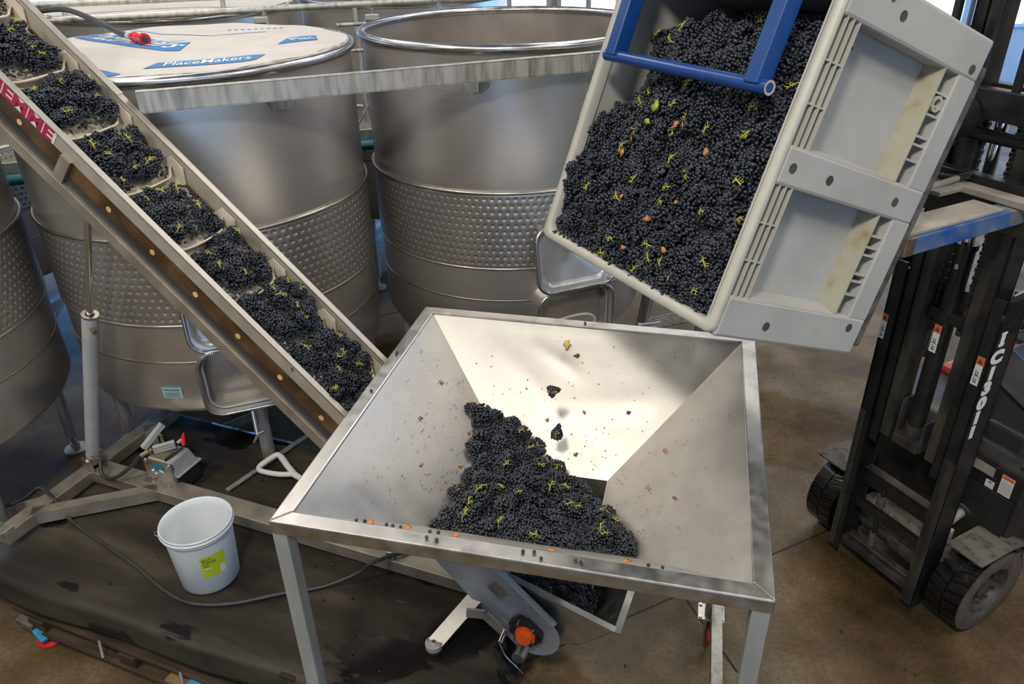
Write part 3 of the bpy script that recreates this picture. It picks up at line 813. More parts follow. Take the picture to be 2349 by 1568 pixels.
# mitred rim tubes : flat top flange with rolled outer edge
for i, nm in enumerate(('front', 'right', 'back', 'left')):
    o = [V(-S0, -S0, 0), V(S0, -S0, 0), V(S0, S0, 0), V(-S0, S0, 0)]
    q = [V(-S1, -S1, 0), V(S1, -S1, 0), V(S1, S1, 0), V(-S1, S1, 0)]
    a, b_, c_, d_ = o[i], o[(i + 1) % 4], q[(i + 1) % 4], q[i]
    z1, z0 = V(0, 0, ZR), V(0, 0, ZR - 0.062)
    MB().hexa([a + z0, b_ + z0, c_ + z0, d_ + z0, a + z1, b_ + z1, c_ + z1, d_ + z1]).build('rim_tube', 'frame_steel', hp_, bevel=0.006)
LG = 0.885
for x, y, z0 in ((-LG - 0.005, -LG, 0.0), (LG, -LG, 0.0), (LG, LG, 0.0), (-LG, LG, 0.352)):
    lg = MB().box(x - 0.031, x + 0.031, y - 0.031, y + 0.031, z0, ZR - 0.062).build('leg', 'leg_steel', hp_, bevel=0.004)
MB().box(LG - 0.03, LG + 0.03, -LG + 0.031, LG - 0.031, 0.24, 0.30).build('lower_rail', 'galvanised', hp_, bevel=0.003)
MB().box(-LG, LG, LG - 0.02, LG + 0.02, ZR - 0.20, ZR - 0.15).build('back_rail', 'frame_steel', hp_, bevel=0.003)
cs = MB().box(LG - 0.10, LG + 0.05, 0.33, 0.45, 0.215, 0.227).build('castor_plate', 'frame_steel', hp_, bevel=0.003)
mb = MB()
for x in (LG - 0.085, LG + 0.035):
    for y in (0.345, 0.435): mb.cyl((x, y, 0.226), (x, y, 0.236), 0.010, n=6)
mb.build('bolt', 'bolt_steel', cs)
MB().box(LG - 0.062, LG - 0.030, 0.36, 0.42, 0.227, 0.50).build('castor_post', 'frame_steel', hp_, bevel=0.002)
MB().box(LG - 0.055, LG - 0.045, 0.35, 0.43, 0.06, 0.215).box(LG - 0.005, LG + 0.005, 0.35, 0.43, 0.06, 0.215).build('castor_fork', 'frame_steel', hp_)
MB().lathe([(0.02, -0.018), (0.068, -0.018), (0.075, -0.010), (0.075, 0.010), (0.068, 0.018), (0.02, 0.018)], 28, (LG - 0.025, 0.39, 0.075), 'x', close=True).build('castor_wheel', 'body_red', hp_, smooth=40)

# ================================================================== tipped harvest bin
BO = V(0.146, 3.295, 2.458)
BA = V(0.457, -0.889, 0.021).normalized(); BB = V(0.311, 0.182, 0.933); BB = (BB - BA * BA.dot(BB)).normalized(); BC = BB.cross(BA)
BINM = frame(BO, BB, BA, BC)      # local x = length (up), y = width, z = depth
bn_ = thing('harvest_bin', 'grey plastic harvest bin tipped forward and full of dark grapes', 'bin', BINM)
BL, BW, BH = 1.2, 1.145, 0.80
rd = 0.085
# inner tub : end walls, far wall, floor, recessed near wall
MB().box(0.0, 0.035, 0.03, BW - rd, 0.03, 0.70).build('lip_wall', 'bin_plastic', bn_, bevel=0.008)
MB().box(BL - 0.035, BL, 0.03, BW - rd, 0.03, 0.70).build('end_wall', 'bin_plastic', bn_, bevel=0.008)
MB().box(0.0, BL, 0.0, 0.03, 0.03, 0.74).build('side_wall', 'bin_plastic', bn_, bevel=0.008)
MB().box(0.035, BL - 0.035, BW - rd - 0.012, BW - rd, 0.122, 0.70).build('side_wall', 'bin_plastic', bn_)
MB().box(0.0, BL, BW - 0.052, BW - 0.044, 0.010, 0.125).build('rim_wall', 'bin_plastic', bn_)
MB().box(0.0, BL, BW - rd - 0.012, BW - 0.044, 0.116, 0.126).build('wall_step', 'bin_plastic', bn_)
MB().box(0.0, BL, 0.0, BW - 0.01, 0.70, 0.74).build('bin_floor', 'bin_plastic', bn_)
# rounded rim round the opening
rim = MB()
rp = rrect(BL, BW, 0.035, 5)
cx, cy = BL / 2, BW / 2
prof = [(0.0, 0.020), (0.0, 0.008), (-0.006, 0.0), (-0.032, 0.0), (-0.040, 0.010), (-0.040, 0.05), (-0.034, 0.05), (-0.034, 0.020)]
vs_ = []
for (x, y) in rp:
    for off, z in prof:
        k = (1 + 2 * off / BL, 1 + 2 * off / BW)
        vs_.append((cx + x * k[0], cy + y * k[1], z))
npf = len(prof); nn_ = len(rp)
rim.add(vs_, [(i * npf + q, ((i + 1) % nn_) * npf + q, ((i + 1) % nn_) * npf + (q + 1) % npf, i * npf + (q + 1) % npf) for i in range(nn_) for q in range(npf)])
rim.build('rim', 'bin_rib', bn_, smooth=50)
# near side : posts, rails, ribs
def post(name, x0, x1, z0=0.022, z1=BH, yo=BW):
    return MB().add([(x0, BW - 0.046, z0), (x1, BW - 0.046, z0), (x1, yo, z0), (x0, yo, z0), (x0, BW - 0.046, 0.12), (x1, BW - 0.046, 0.12), (x0, BW - rd, 0.121), (x1, BW - rd, 0.121), (x0, BW - rd, z1), (x1, BW - rd, z1), (x1, yo, z1), (x0, yo, z1)], [(0, 1, 2, 3), (0, 4, 5, 1), (4, 6, 7, 5), (6, 8, 9, 7), (8, 11, 10, 9), (3, 2, 10, 11), (0, 3, 11, 8, 6, 4), (1, 5, 7, 9, 10, 2)]).build(name, 'bin_plastic', bn_, bevel=0.012)
po = [post('corner_post', -0.004, 0.146), post('middle_post', 0.53, 0.66), post('corner_post', 1.055, 1.204)]
for x, z, k in ((0.059, 0.256, 0), (0.104, 0.715, 0), (0.593, 0.072, 1), (0.593, 0.264, 1), (0.593, 0.650, 1), (1.13, 0.283, 2), (1.09, 0.74, 2)):
    MB().cyl((x, BW + 0.0005, z), (x, BW + 0.002, z), 0.0165, n=20).build('plug_hole', 'hole_dark', po[k])
for x0, x1 in ((0.140, 0.536), (0.654, 1.061)):
    for z in (0.024, 0.054, 0.084, 0.114):
        MB().box(x0, x1, BW - (0.044 if z < 0.11 else rd), BW - 0.004, z - 0.0035, z + 0.0035).build('long_rib', 'bin_rib', bn_)
    for k in (1 / 3, 2 / 3):
        x = x0 + 0.003 + (x1 - x0 - 0.006) * k
        MB().box(x - 0.003, x + 0.003, BW - 0.044, BW - 0.006, 0.026, 0.112).build('cross_rib', 'bin_rib', bn_)
    # sloped sill between panel and cells
    MB().hexa([(x0, BW - rd, 0.594), (x1, BW - rd, 0.594), (x1, BW - 0.004, 0.603), (x0, BW - 0.004, 0.603), (x0, BW - rd, 0.611), (x1, BW - rd, 0.611), (x1, BW - 0.004, 0.611), (x0, BW - 0.004, 0.611)]).build('panel_sill', 'bin_stained', bn_)
    for k in (0.20, 0.31, 0.385, 0.575, 0.645, 0.78):
        x = x1 - (x1 - x0) * k
        MB().box(x - 0.004, x + 0.004, BW - rd, BW - 0.010, 0.611, 0.692).build('cell_rib', 'bin_rib', bn_)
    MB().box(x0, x1, BW - rd, BW - 0.002, 0.690, BH).build('base_rail', 'bin_plastic', bn_, bevel=0.006)
    MB().hexa([(x0 - 0.001, BW - rd, 0.12), (x0 + 0.022, BW - rd, 0.12), (x0 + 0.004, BW - 0.003, 0.12), (x0 - 0.001, BW - 0.003, 0.12), (x0 - 0.001, BW - rd, 0.60), (x0 + 0.022, BW - rd, 0.60), (x0 + 0.004, BW - 0.003, 0.60), (x0 - 0.001, BW - 0.003, 0.60)]).build('panel_ledge', 'bin_plastic', bn_)
MB().lathe([(0.018, 0), (0.028, 0), (0.028, rd - 0.008), (0.018, rd - 0.008)], 20, (0.945, BW - rd, 0.652), 'y', close=True).build('drain_boss', 'bin_rib', bn_, smooth=40)
# far side posts for bulk, base runners
for x0, x1 in ((0.0, 0.146), (0.53, 0.66), (1.055, 1.2)):
    MB().box(x0, x1, -0.05, 0.0, 0.03, BH).build('side_post', 'bin_plastic', bn_, bevel=0.012)
for x0, x1 in ((0.0, 0.15), (0.50, 0.66), (1.05, 1.2)):
    MB().box(x0 + 0.01, x1 - 0.01, 0.02, BW - 0.02, BH - 0.06, BH + 0.03).build('base_runner', 'bin_plastic', bn_, bevel=0.01)
MB().box(0.03, 1.12, 0.03, BW - 0.012, BH + 0.001, BH + 0.05).build('base_pad', 'bin_base_dirty', bn_, bevel=0.008)
# a leaf stuck on the bin
def leaf(name, label, mw, size, m_, seed, cat='leaf', group=None):
    rnd = random.Random(seed); n = 12; pts = []
    for i in range(n):
        a = 2 * PI * i / n
        r = size * (0.55 + 0.45 * rnd.random()) * (1.1 if i % 3 == 0 else 0.95)
        pts.append((r * math.cos(a) * 1.2, r * math.sin(a) * 0.8, size * 0.25 * rnd.uniform(-1, 1)))
    mb = MB(); mb.add([(0, 0, size * 0.2)] + pts, [(0, 1 + i, 1 + (i + 1) % n) for i in range(n)])
    o = mb.build(name, m_, None, smooth=80, solid=0.0012)
    o.matrix_world = mw
    return tag(o, label, cat, group)

# blue clamp frame of the bin tipper, lying across the opening
tf = thing('tipper_clamp', 'blue painted tube clamp frame across the mouth of the bin', 'clamp', BINM)
MB().cyl((0.803, 0.150, -0.062), (0.800, 1.052, -0.062), 0.024, n=22).build('cross_tube', 'blue_paint', tf, smooth=40)
MB().lathe([(0.024, 0), (0.016, 0), (0.016, -0.03)], 22, (0.8, 1.053, -0.062), 'y').build('tube_end', 'dusty_plate', tf, smooth=40)
for y in (0.205, 0.992):
    MB().box(0.80, 1.55, y - 0.031, y + 0.031, -0.095, -0.030).build('arm', 'blue_paint', tf, bevel=0.005)
MB().box(1.49, 1.55, 0.236, 0.961, -0.095, -0.03).build('top_bar', 'blue_paint', tf, bevel=0.005)
for y in (0.30, 0.90):
    MB().box(1.49, 1.55, y - 0.03, y + 0.03, -0.03, 0.98).build('back_arm', 'blue_paint', tf, bevel=0.005)
mat('tail_steel', (0.46, 0.50, 0.54), (0.54, 0.58, 0.62), rough=0.34, rough2=0.42, metal=0.6, scale=5, stretch=(1, 1, 6), detail=6)
# ================================================================== inclined belt conveyor (local axes: s along, c across, z up)
CE = V(0.925, -0.38, 0).normalized(); CN = V(-CE.y, CE.x, 0)
CVM = frame((0, 0, 0), CE, CN, (0, 0, 1))
TH = math.radians(42.7); CT, ST = math.cos(TH), math.sin(TH)
CC, CHW = 2.83, 0.225
def K(x, y, z):
    # conveyor coordinates : x down the slope, y across from the centre line, z square to the belt
    return V(-3.0 + x * CT + z * ST, CC + y, 2.54 - x * ST + z * CT)
def KB(mb, x0, x1, y0, y1, z0, z1):
    return mb.hexa([K(x0, y0, z0), K(x1, y0, z0), K(x1, y1, z0), K(x0, y1, z0), K(x0, y0, z1), K(x1, y0, z1), K(x1, y1, z1), K(x0, y1, z1)])
cv = thing('belt_conveyor', 'inclined steel belt conveyor carrying grapes up from under the hopper', 'conveyor', CVM)
XA, XB = -1.75, 2.96
for sgn in (-1, 1):
    yo = sgn * CHW
    wpl = KB(MB(), XA, 2.5, yo - 0.003, yo + 0.003, -0.088, 0.0).build('side_panel', 'panel_steel', cv)
    yi = yo - sgn * 0.0
    a, b_ = (yo - 0.004, yo + 0.034) if sgn > 0 else (yo - 0.022, yo + 0.012)
    KB(MB(), XA, 2.5, a, b_, 0.0, 0.010).build('top_flange', 'conveyor_steel', cv, bevel=0.003)
    KB(MB(), XA, 2.12, yo - 0.022, yo + 0.022, -0.298, -0.232).build('lower_rail', 'beige_steel', cv, bevel=0.003)
    KB(MB(), XA, 2.12, yo - 0.002, yo + 0.002, -0.234, -0.184).build('rail_lip', 'body_grey', cv)
    for x in (-1.55, -0.405, 2.0):
        KB(MB(), x - 0.03, x + 0.03, yo - 0.020, yo + 0.004, -0.234, -0.084).build('strut', 'beige_steel', cv)
# flange splice step on the far side
KB(MB(), -0.88, -0.60, CHW - 0.006, CHW + 0.036, 0.010, 0.013).build('splice_plate', 'conveyor_steel', cv)
KB(MB(), XA, 2.12, -CHW + 0.004, -CHW + 0.008, -0.190, -0.086).build('return_guard', 'guard_brown', cv)
KB(MB(), XA, 2.12, CHW - 0.008, CHW - 0.004, -0.190, -0.086).build('return_guard', 'guard_brown', cv)
gp = [c for c in cv.children if c.name.startswith('return_guard')][0]
for k, x in enumerate([-0.70 + 0.29 * i for i in range(10)]):
    yy = -CHW + 0.004
    MB().prism([K(x + 0.016 * math.cos(a), yy, -0.150 + 0.015 * math.sin(a)) for a in [2 * PI * i / 10 for i in range(10)]], (0, -0.002, 0)).build('roller_end', 'guard_spot', gp)
# belt with cleats and side walls
bt = KB(MB(), XA, 2.86, -CHW + 0.012, CHW - 0.012, -0.112, -0.104).build('belt', 'belt_cream', cv)
KB(MB(), XA, 2.86, -CHW + 0.012, CHW - 0.012, -0.185, -0.178).build('belt_return', 'belt_cream', cv)
CLX = []
x = -1.62
while x < 2.8:
    CLX.append(x); x += 0.372
for x in CLX:
    def fn(u_, v_, x=x):
        y = -CHW + 0.02 + (2 * CHW - 0.04) * u_
        h = 0.058 - 0.014 * math.cos(2 * PI * (u_ - 0.1))
        bowx = 0.03 * math.sin(PI * u_) + 0.05 * smoothstep(0.8, 1.0, u_) * -1
        return K(x + bowx + 0.012 * v_, y, -0.104 + h * v_)
    MB().grid(fn, 14, 3).build('cleat', 'belt_cream', bt, smooth=60, solid=0.009)
# corrugated far and near belt side wall pockets (pairs of cream gussets by each cleat)
for x in CLX:
    mb = MB(); mb.add([K(x - 0.10, CHW - 0.012, -0.104), K(x + 0.09, CHW - 0.012, -0.104), K(x + 0.02, CHW - 0.012, -0.02), K(x - 0.07, CHW - 0.012, -0.02)], [(0, 1, 2, 3)])
    mb.build('gusset', 'belt_cream', bt, solid=0.006)
# drive lettering panel on the near side
lp = KB(MB(), -1.10, -0.495, -CHW - 0.0055, -CHW - 0.003, -0.086, -0.008).build('letter_panel', 'cover_white', cv)
xaxis = (K(1, 0, 0) - K(0, 0, 0)).normalized(); zaxis = (K(0, 0, 1) - K(0, 0, 0)).normalized(); yax = V(0, -1, 0)
lm = Matrix((xaxis, zaxis, xaxis.cross(zaxis))).transposed().to_4x4(); lm.translation = K(-0.955, -CHW - 0.0065, -0.082)
mat('magenta_print', (0.36, 0.012, 0.06), (0.42, 0.02, 0.08), rough=0.5)
tx = text('lettering', 'DIEMME', 'magenta_print', 0.098, lm, cv, bold=0.004, sx=1.0)
wdt = max(p.co.x for p in tx.data.vertices)
tx.data.transform(Matrix.Diagonal((0.445 / wdt, 1, 1, 1)))
tx.parent = lp

# tail end : deep side plates, bearings with orange caps, tail drum
for sgn in (-1, 1):
    yo = sgn * (CHW + 0.012)
    arc = [K(2.90 + 0.16 * math.cos(a), yo, -0.185 + 0.155 * math.sin(a)) for a in [math.radians(q) for q in range(-85, 86, 10)]]
    tp = MB().prism([K(1.85, yo, -0.03), K(1.85, yo, -0.275), K(2.80, yo, -0.335)] + arc + [K(2.80, yo, -0.028)], (0, 0.005, 0)).build('tail_plate', 'tail_steel', cv)
    KB(MB(), 2.40, 2.92, yo - 0.004, yo + 0.012, -0.030, -0.002).build('tail_flange', 'cyl_grey', tp)
    hb = MB()
    hx, hz = 2.87, -0.18
    yb = yo + sgn * 0.004
    hb.prism([K(hx - 0.10, yb, hz + 0.045), K(hx - 0.045, yb, hz + 0.075), K(hx + 0.055, yb, hz + 0.075), K(hx + 0.085, yb, hz + 0.04), K(hx + 0.085, yb, hz - 0.045), K(hx + 0.045, yb, hz - 0.075), K(hx - 0.06, yb, hz - 0.075), K(hx - 0.10, yb, hz - 0.03)], (0, sgn * 0.034, 0))
    bh = hb.build('bearing_housing', 'rubber_black', tp, bevel=0.006)
    MB().cyl(K(hx, yb + sgn * 0.034, hz), K(hx, yb + sgn * 0.046, hz), 0.056, 0.054, 28).cyl(K(hx, yb + sgn * 0.046, hz), K(hx, yb + sgn * 0.072, hz), 0.046, 0.040, 28).build('bearing_cap', 'orange_cap', tp, smooth=30)
    for dx, dz in ((-0.075, 0.02), (0.0, 0.062), (0.066, -0.02), (-0.01, -0.064)):
        MB().cyl(K(hx + dx, yb + sgn * 0.034, hz + dz), K(hx + dx, yb + sgn * 0.05, hz + dz), 0.010, n=6).build('bolt', 'chrome', tp)
    if sgn < 0:
        rp_ = MB(); rp_.prism([K(2.55, yo - 0.002, -0.085), K(2.55, yo - 0.002, -0.165), K(2.645, yo - 0.002, -0.165), K(2.645, yo - 0.002, -0.085)], (0, -0.002, 0))
        rp_.build('rating_plate', 'bolt_steel', tp)
        for dx, dz in ((2.56, -0.097), (2.635, -0.097), (2.56, -0.155), (2.635, -0.155)):
            MB().cyl(K(dx, yo - 0.004, dz), K(dx, yo - 0.007, dz), 0.006, n=8).build('rivet', 'chrome', tp)
        MB().cyl(K(2.20, yo, -0.14), K(2.20, yo - 0.016, -0.14), 0.011, n=6).build('bolt', 'chrome', tp)
MB().cyl(K(2.87, -CHW, -0.18), K(2.87, CHW, -0.18), 0.075, n=28).build('tail_drum', 'rubber_black', cv, smooth=40)
MB().cyl(K(2.955, -CHW - 0.09, -0.315), K(2.955, CHW + 0.1, -0.315), 0.036, n=22).build('axle_tube', 'frame_steel', cv, smooth=40)

# receiving trough at the foot of the conveyor
tr = []
nearc, farc = 2.645, 3.02
side = [(-0.555, 0.580), (-1.235, 0.775), (-1.42, 0.945), (-1.52, 0.86), (-1.20, 0.50), (-0.95, 0.33), (-0.74, 0.40)]
for c_, off in ((nearc, -0.004), (farc, 0.0)):
    MB().prism([(s_, c_, z_) for s_, z_ in side], (0, 0.004, 0)).build('trough_side', 'frame_steel', cv)
    mb = MB()
    for (a, b_) in ((side[0], side[1]), (side[1], side[2])):
        mb.bar((a[0], c_, a[1]), (b_[0], c_, b_[1]), 0.036, 0.014)
    mb.build('trough_rim', 'frame_steel', cv)
MB().hexa([(-0.559, nearc, 0.580), (-0.553, nearc, 0.580), (-0.553, farc, 0.580), (-0.559, farc, 0.580), (-0.75, nearc, 0.40), (-0.74, nearc, 0.39), (-0.74, farc, 0.39), (-0.75, farc, 0.40)]).build('trough_end', 'frame_steel', cv)
MB().bar((-0.548, nearc - 0.018, 0.582), (-0.548, farc + 0.018, 0.582), 0.036, 0.014).build('trough_rim', 'frame_steel', cv)
MB().hexa([(-0.74, nearc, 0.39), (-0.74, farc, 0.39), (-0.95, farc, 0.33), (-0.95, nearc, 0.33), (-0.74, nearc, 0.396), (-0.74, farc, 0.396), (-0.95, farc, 0.336), (-0.95, nearc, 0.336)]).build('trough_bottom', 'frame_steel', cv)

# base frame lying on the mat : long beam, cross bar, braces, swing arm at the foot
ZT = 0.462
MB().box(-4.30, -0.98, 2.765, 2.905, ZT - 0.085, ZT).build('base_beam', 'beige_steel', cv, bevel=0.004)
MB().box(-4.375, -4.265, 2.12, 3.60, ZT - 0.085, ZT).build('cross_bar', 'beige_steel', cv, bevel=0.004)
for sg, y in ((-1, 2.765), (1, 2.905)):
    MB().bar((-3.72, y - sg * 0.04, ZT - 0.0425), (-4.31, y + sg * 0.43, ZT - 0.0425), 0.075, 0.085).build('brace', 'beige_steel', cv)
for y in (2.13, 3.59):
    mb = MB(); mb.box(-4.375, -4.36, y - 0.05, y + 0.05, ZT, ZT + 0.02); mb.box(-4.28, -4.265, y - 0.05, y + 0.05, ZT, ZT + 0.02)
    mb.build('end_lug', 'galvanised', cv)
# bent leg brace near the foot
MB().bar((-1.31, 2.62, 0.57), (-1.455, 2.37, 0.405), 0.085, 0.012, up=(0.0, -0.6, 0.8)).build('swing_arm', 'galvanised', cv, bevel=0.002)
MB().bar((-1.33, 2.52, 0.535), (-1.24, 2.55, 0.525), 0.012, 0.06).bar((-1.24, 2.55, 0.525), (-1.125, 2.55, 0.43), 0.012, 0.06).build('swing_arm', 'conveyor_steel', cv)
MB().cyl((-1.455, 2.37, 0.42), (-1.455, 2.37, 0.39), 0.046, n=24).build('arm_pad', 'galvanised', cv, smooth=40)
MB().cyl((-1.455, 2.37, 0.39), (-1.455, 2.37, 0.362), 0.042, n=24).build('arm_foot', 'rubber_black', cv, smooth=40)
MB().cyl((-1.455, 2.37, 0.42), (-1.455, 2.37, 0.43), 0.012, n=8).build('bolt', 'bolt_steel', cv)
MB().cyl((-1.125, 2.55, 0.45), (-1.125, 2.48, 0.435), 0.016, n=10).build('arm_pin', 'chrome', cv, smooth=40)
MB().tube(spline([(-1.125, 2.475, 0.43), (-1.09, 2.47, 0.36), (-1.03, 2.47, 0.30), (-1.0, 2.48, 0.25)]), 0.004, 6).build('safety_wire', 'bolt_steel', cv, smooth=60)

# hydraulic ram that lifts the conveyor
rm = thing('hydraulic_ram', 'grey hydraulic ram standing on the base frame behind the conveyor', 'ram', CVM)
ra, rb = V(-4.285, 2.83, 0.535), V(-3.50, 2.83, 2.72)
rdv = (rb - ra).normalized()
rt = ra + rdv * 1.24
MB().cyl(ra + rdv * 0.03, rt, 0.047, n=28).build('barrel', 'cyl_grey', rm, smooth=40)
MB().lathe([(0.049, 0.0), (0.049, 0.012), (0.026, 0.012)], 28, (0, 0, 0)).build('barrel_cap', 'rim_steel', rm, smooth=30).matrix_local = Matrix.Translation(rt) @ rdv.to_track_quat('Z', 'Y').to_matrix().to_4x4()
MB().cyl(rt - rdv * 0.1, rb, 0.0205, n=20).build('rod', 'chrome', rm, smooth=40)
MB().cyl(ra + V(0, -0.07, 0), ra + V(0, 0.07, 0), 0.022, n=16).build('pivot_pin', 'bolt_steel', rm, smooth=40)
for y in (-0.058, 0.050):
    MB().prism([ra + V(-0.05, y, -0.075), ra + V(0.05, y, -0.075), ra + V(0.035, y, 0.03), ra + V(-0.035, y, 0.03)], (0, 0.008, 0)).build('clevis', 'frame_steel', rm)
pt = ra + rdv * 1.16
MB().cyl(pt + V(0.03, -0.02, 0), pt + V(0.085, -0.045, -0.005), 0.014, n=12).build('port', 'brass', rm, smooth=40)
p0 = ra + rdv * 0.05
MB().cyl(p0 + V(0.03, -0.03, 0), p0 + V(0.10, -0.04, -0.01), 0.012, n=10).cyl(p0 + V(0.03, 0.02, 0.03), p0 + V(0.06, 0.03, 0.05), 0.02, n=10).build('fitting', 'brass', rm, smooth=40)

# hand pump bolted on the beam
PS0, PS1, PC = -3.86, -3.62, 2.868
pm = thing('hand_pump', 'grey hydraulic hand pump with red release knob bolted to the beam', 'pump', CVM)
br = MB().prism([(PS0, PC, ZT), (PS1, PC, ZT), (PS1 - 0.004, PC, ZT + 0.16), (PS0 + 0.004, PC, ZT + 0.16)], (0, 0.006, 0)).build('front_bracket', 'frame_steel', pm)
MB().prism([(PS1, PC, ZT), (PS1, PC + 0.05, ZT), (PS1, PC + 0.012, ZT + 0.16), (PS1, PC, ZT + 0.16)], (-0.006, 0, 0)).build('bracket_cheek', 'frame_steel', pm)
MB().prism([(PS0, PC, ZT), (PS0, PC + 0.05, ZT), (PS0, PC + 0.012, ZT + 0.16), (PS0, PC, ZT + 0.16)], (0.006, 0, 0)).build('bracket_cheek', 'frame_steel', pm)
MB().box(PS0, PS1, PC - 0.05, PC, ZT, ZT + 0.006).build('bracket_foot', 'frame_steel', pm)
mb = MB()
for s_, z_ in ((PS0 + 0.02, 0.145), (PS1 - 0.02, 0.145), (PS0 + 0.07, 0.07), (PS0 + 0.07, 0.03)):
    mb.cyl((s_, PC - 0.014, ZT + z_), (s_, PC + 0.002, ZT + z_), 0.011, n=8)
for s_ in (PS0 + 0.08, PS1 - 0.03):
    mb.cyl((s_, PC - 0.03, ZT + 0.005), (s_, PC - 0.03, ZT + 0.016), 0.011, n=8)
mb.build('bolt', 'bolt_steel', pm, smooth=40)
mb = MB().prism([(PS0 + 0.085, PC - 0.001, ZT + 0.08), (PS0 + 0.17, PC - 0.001, ZT + 0.075), (PS0 + 0.17, PC - 0.001, ZT + 0.125), (PS0 + 0.085, PC - 0.001, ZT + 0.130)], (0, -0.002, 0)).build('blue_decal', 'blue_strap', pm)
MB().prism([(PS0 + 0.13, PC - 0.004, ZT + 0.078), (PS0 + 0.17, PC - 0.004, ZT + 0.075), (PS0 + 0.17, PC - 0.004, ZT + 0.094), (PS0 + 0.13, PC - 0.004, ZT + 0.097)], (0, -0.001, 0)).build('decal_patch', 'white_print', mb)
MB().hexa([(PS0 + 0.02, PC + 0.008, ZT + 0.05), (PS1 + 0.01, PC + 0.008, ZT + 0.05), (PS1 + 0.02, PC + 0.22, ZT + 0.05), (PS0 + 0.02, PC + 0.22, ZT + 0.05), (PS0 + 0.03, PC + 0.010, ZT + 0.165), (PS1 - 0.01, PC + 0.010, ZT + 0.165), (PS1 - 0.015, PC + 0.19, ZT + 0.165), (PS0 + 0.04, PC + 0.19, ZT + 0.165)]).build('pump_tank', 'pump_grey', pm, bevel=0.012)
MB().box(PS0 + 0.01, PS1 + 0.028, PC + 0.012, PC + 0.235, ZT + 0.045, ZT + 0.058).build('tank_flange', 'pump_grey', pm, bevel=0.004)
MB().box(PS0 + 0.03, PS1 + 0.012, PC + 0.02, PC + 0.215, ZT - 0.085, ZT + 0.045).build('oil_pan', 'rubber_black', pm, bevel=0.008)
px_, py_ = PS0 + 0.11, PC + 0.07
MB().box(px_ - 0.06, px_ + 0.06, py_ - 0.05, py_ + 0.05, ZT + 0.165, ZT + 0.178).build('pump_base', 'pump_bronze', pm, bevel=0.005)
for k in range(3):
    MB().cyl((px_ - 0.045, py_ - 0.02 + 0.0, ZT + 0.186 + 0.018 * k), (px_ + 0.06, py_ + 0.07, ZT + 0.196 + 0.020 * k), 0.016, n=12).build('pump_head', 'pump_grey', pm, smooth=40)
MB().cyl((px_ + 0.0, py_ + 0.03, ZT + 0.22), (px_ - 0.0, py_ + 0.03, ZT + 0.305), 0.011, n=12).build('piston', 'brass', pm, smooth=40)
MB().bar((px_ - 0.055, py_ - 0.035, ZT + 0.175), (px_ - 0.06, py_ - 0.005, ZT + 0.27), 0.012, 0.025).build('link', 'frame_steel', pm)
MB().bar((px_ - 0.085, py_ - 0.06, ZT + 0.235), (px_ - 0.015, py_ + 0.08, ZT + 0.355), 0.038, 0.038).build('lever_socket', 'cyl_grey', pm, bevel=0.004)
MB().cyl((px_ + 0.075, py_ + 0.08, ZT + 0.225), (px_ + 0.10, py_ + 0.10, ZT + 0.245), 0.012, n=10).build('valve_stem', 'pump_grey', pm, smooth=40)
MB().hexa([(px_ + 0.085, py_ + 0.085, ZT + 0.235), (px_ + 0.125, py_ + 0.065, ZT + 0.215), (px_ + 0.135, py_ + 0.085, ZT + 0.215), (px_ + 0.095, py_ + 0.105, ZT + 0.235), (px_ + 0.095, py_ + 0.12, ZT + 0.285), (px_ + 0.105, py_ + 0.115, ZT + 0.285), (px_ + 0.11, py_ + 0.125, ZT + 0.28), (px_ + 0.10, py_ + 0.13, ZT + 0.285)]).build('release_knob', 'red_plastic', pm, bevel=0.004)
MB().cyl((px_ + 0.075, py_ - 0.055, ZT + 0.173), (px_ + 0.105, py_ + 0.085, ZT + 0.19), 0.008, n=10).build('side_rod', 'rubber_black', pm, smooth=40)
MB().box(PS1 - 0.075, PS1 - 0.05, PC + 0.05, PC + 0.11, ZT + 0.1655, ZT + 0.167).build('blue_tag', 'print_blue', pm)
hs = thing('hydraulic_hose', 'black hydraulic hose joining the ram to the hand pump', 'hose', CVM)
MB().tube(spline([p0 + V(0.10, -0.04, -0.01), V(-4.12, 2.74, 0.50), V(-4.02, 2.74, 0.50), V(-3.93, 2.80, 0.56), V(-3.86, 2.86, 0.64), V(-3.83, 2.89, 0.66)]), 0.013, 10).build('hose_body', 'hose_black', hs, smooth=60)
MB().cyl((-3.855, 2.862, 0.645), (-3.80, 2.915, 0.68), 0.014, n=10).build('hose_end', 'brass', hs, smooth=40)

# loose steel collar on the beam
tag(MB().lathe([(0.017, 0), (0.033, 0), (0.033, 0.055), (0.017, 0.055)], 24, close=True).build('steel_collar', 'bolt_steel', smooth=40), 'small steel pipe collar standing on the base beam', 'collar').matrix_world = CVM @ Matrix.Translation((-1.945, 2.80, ZT))

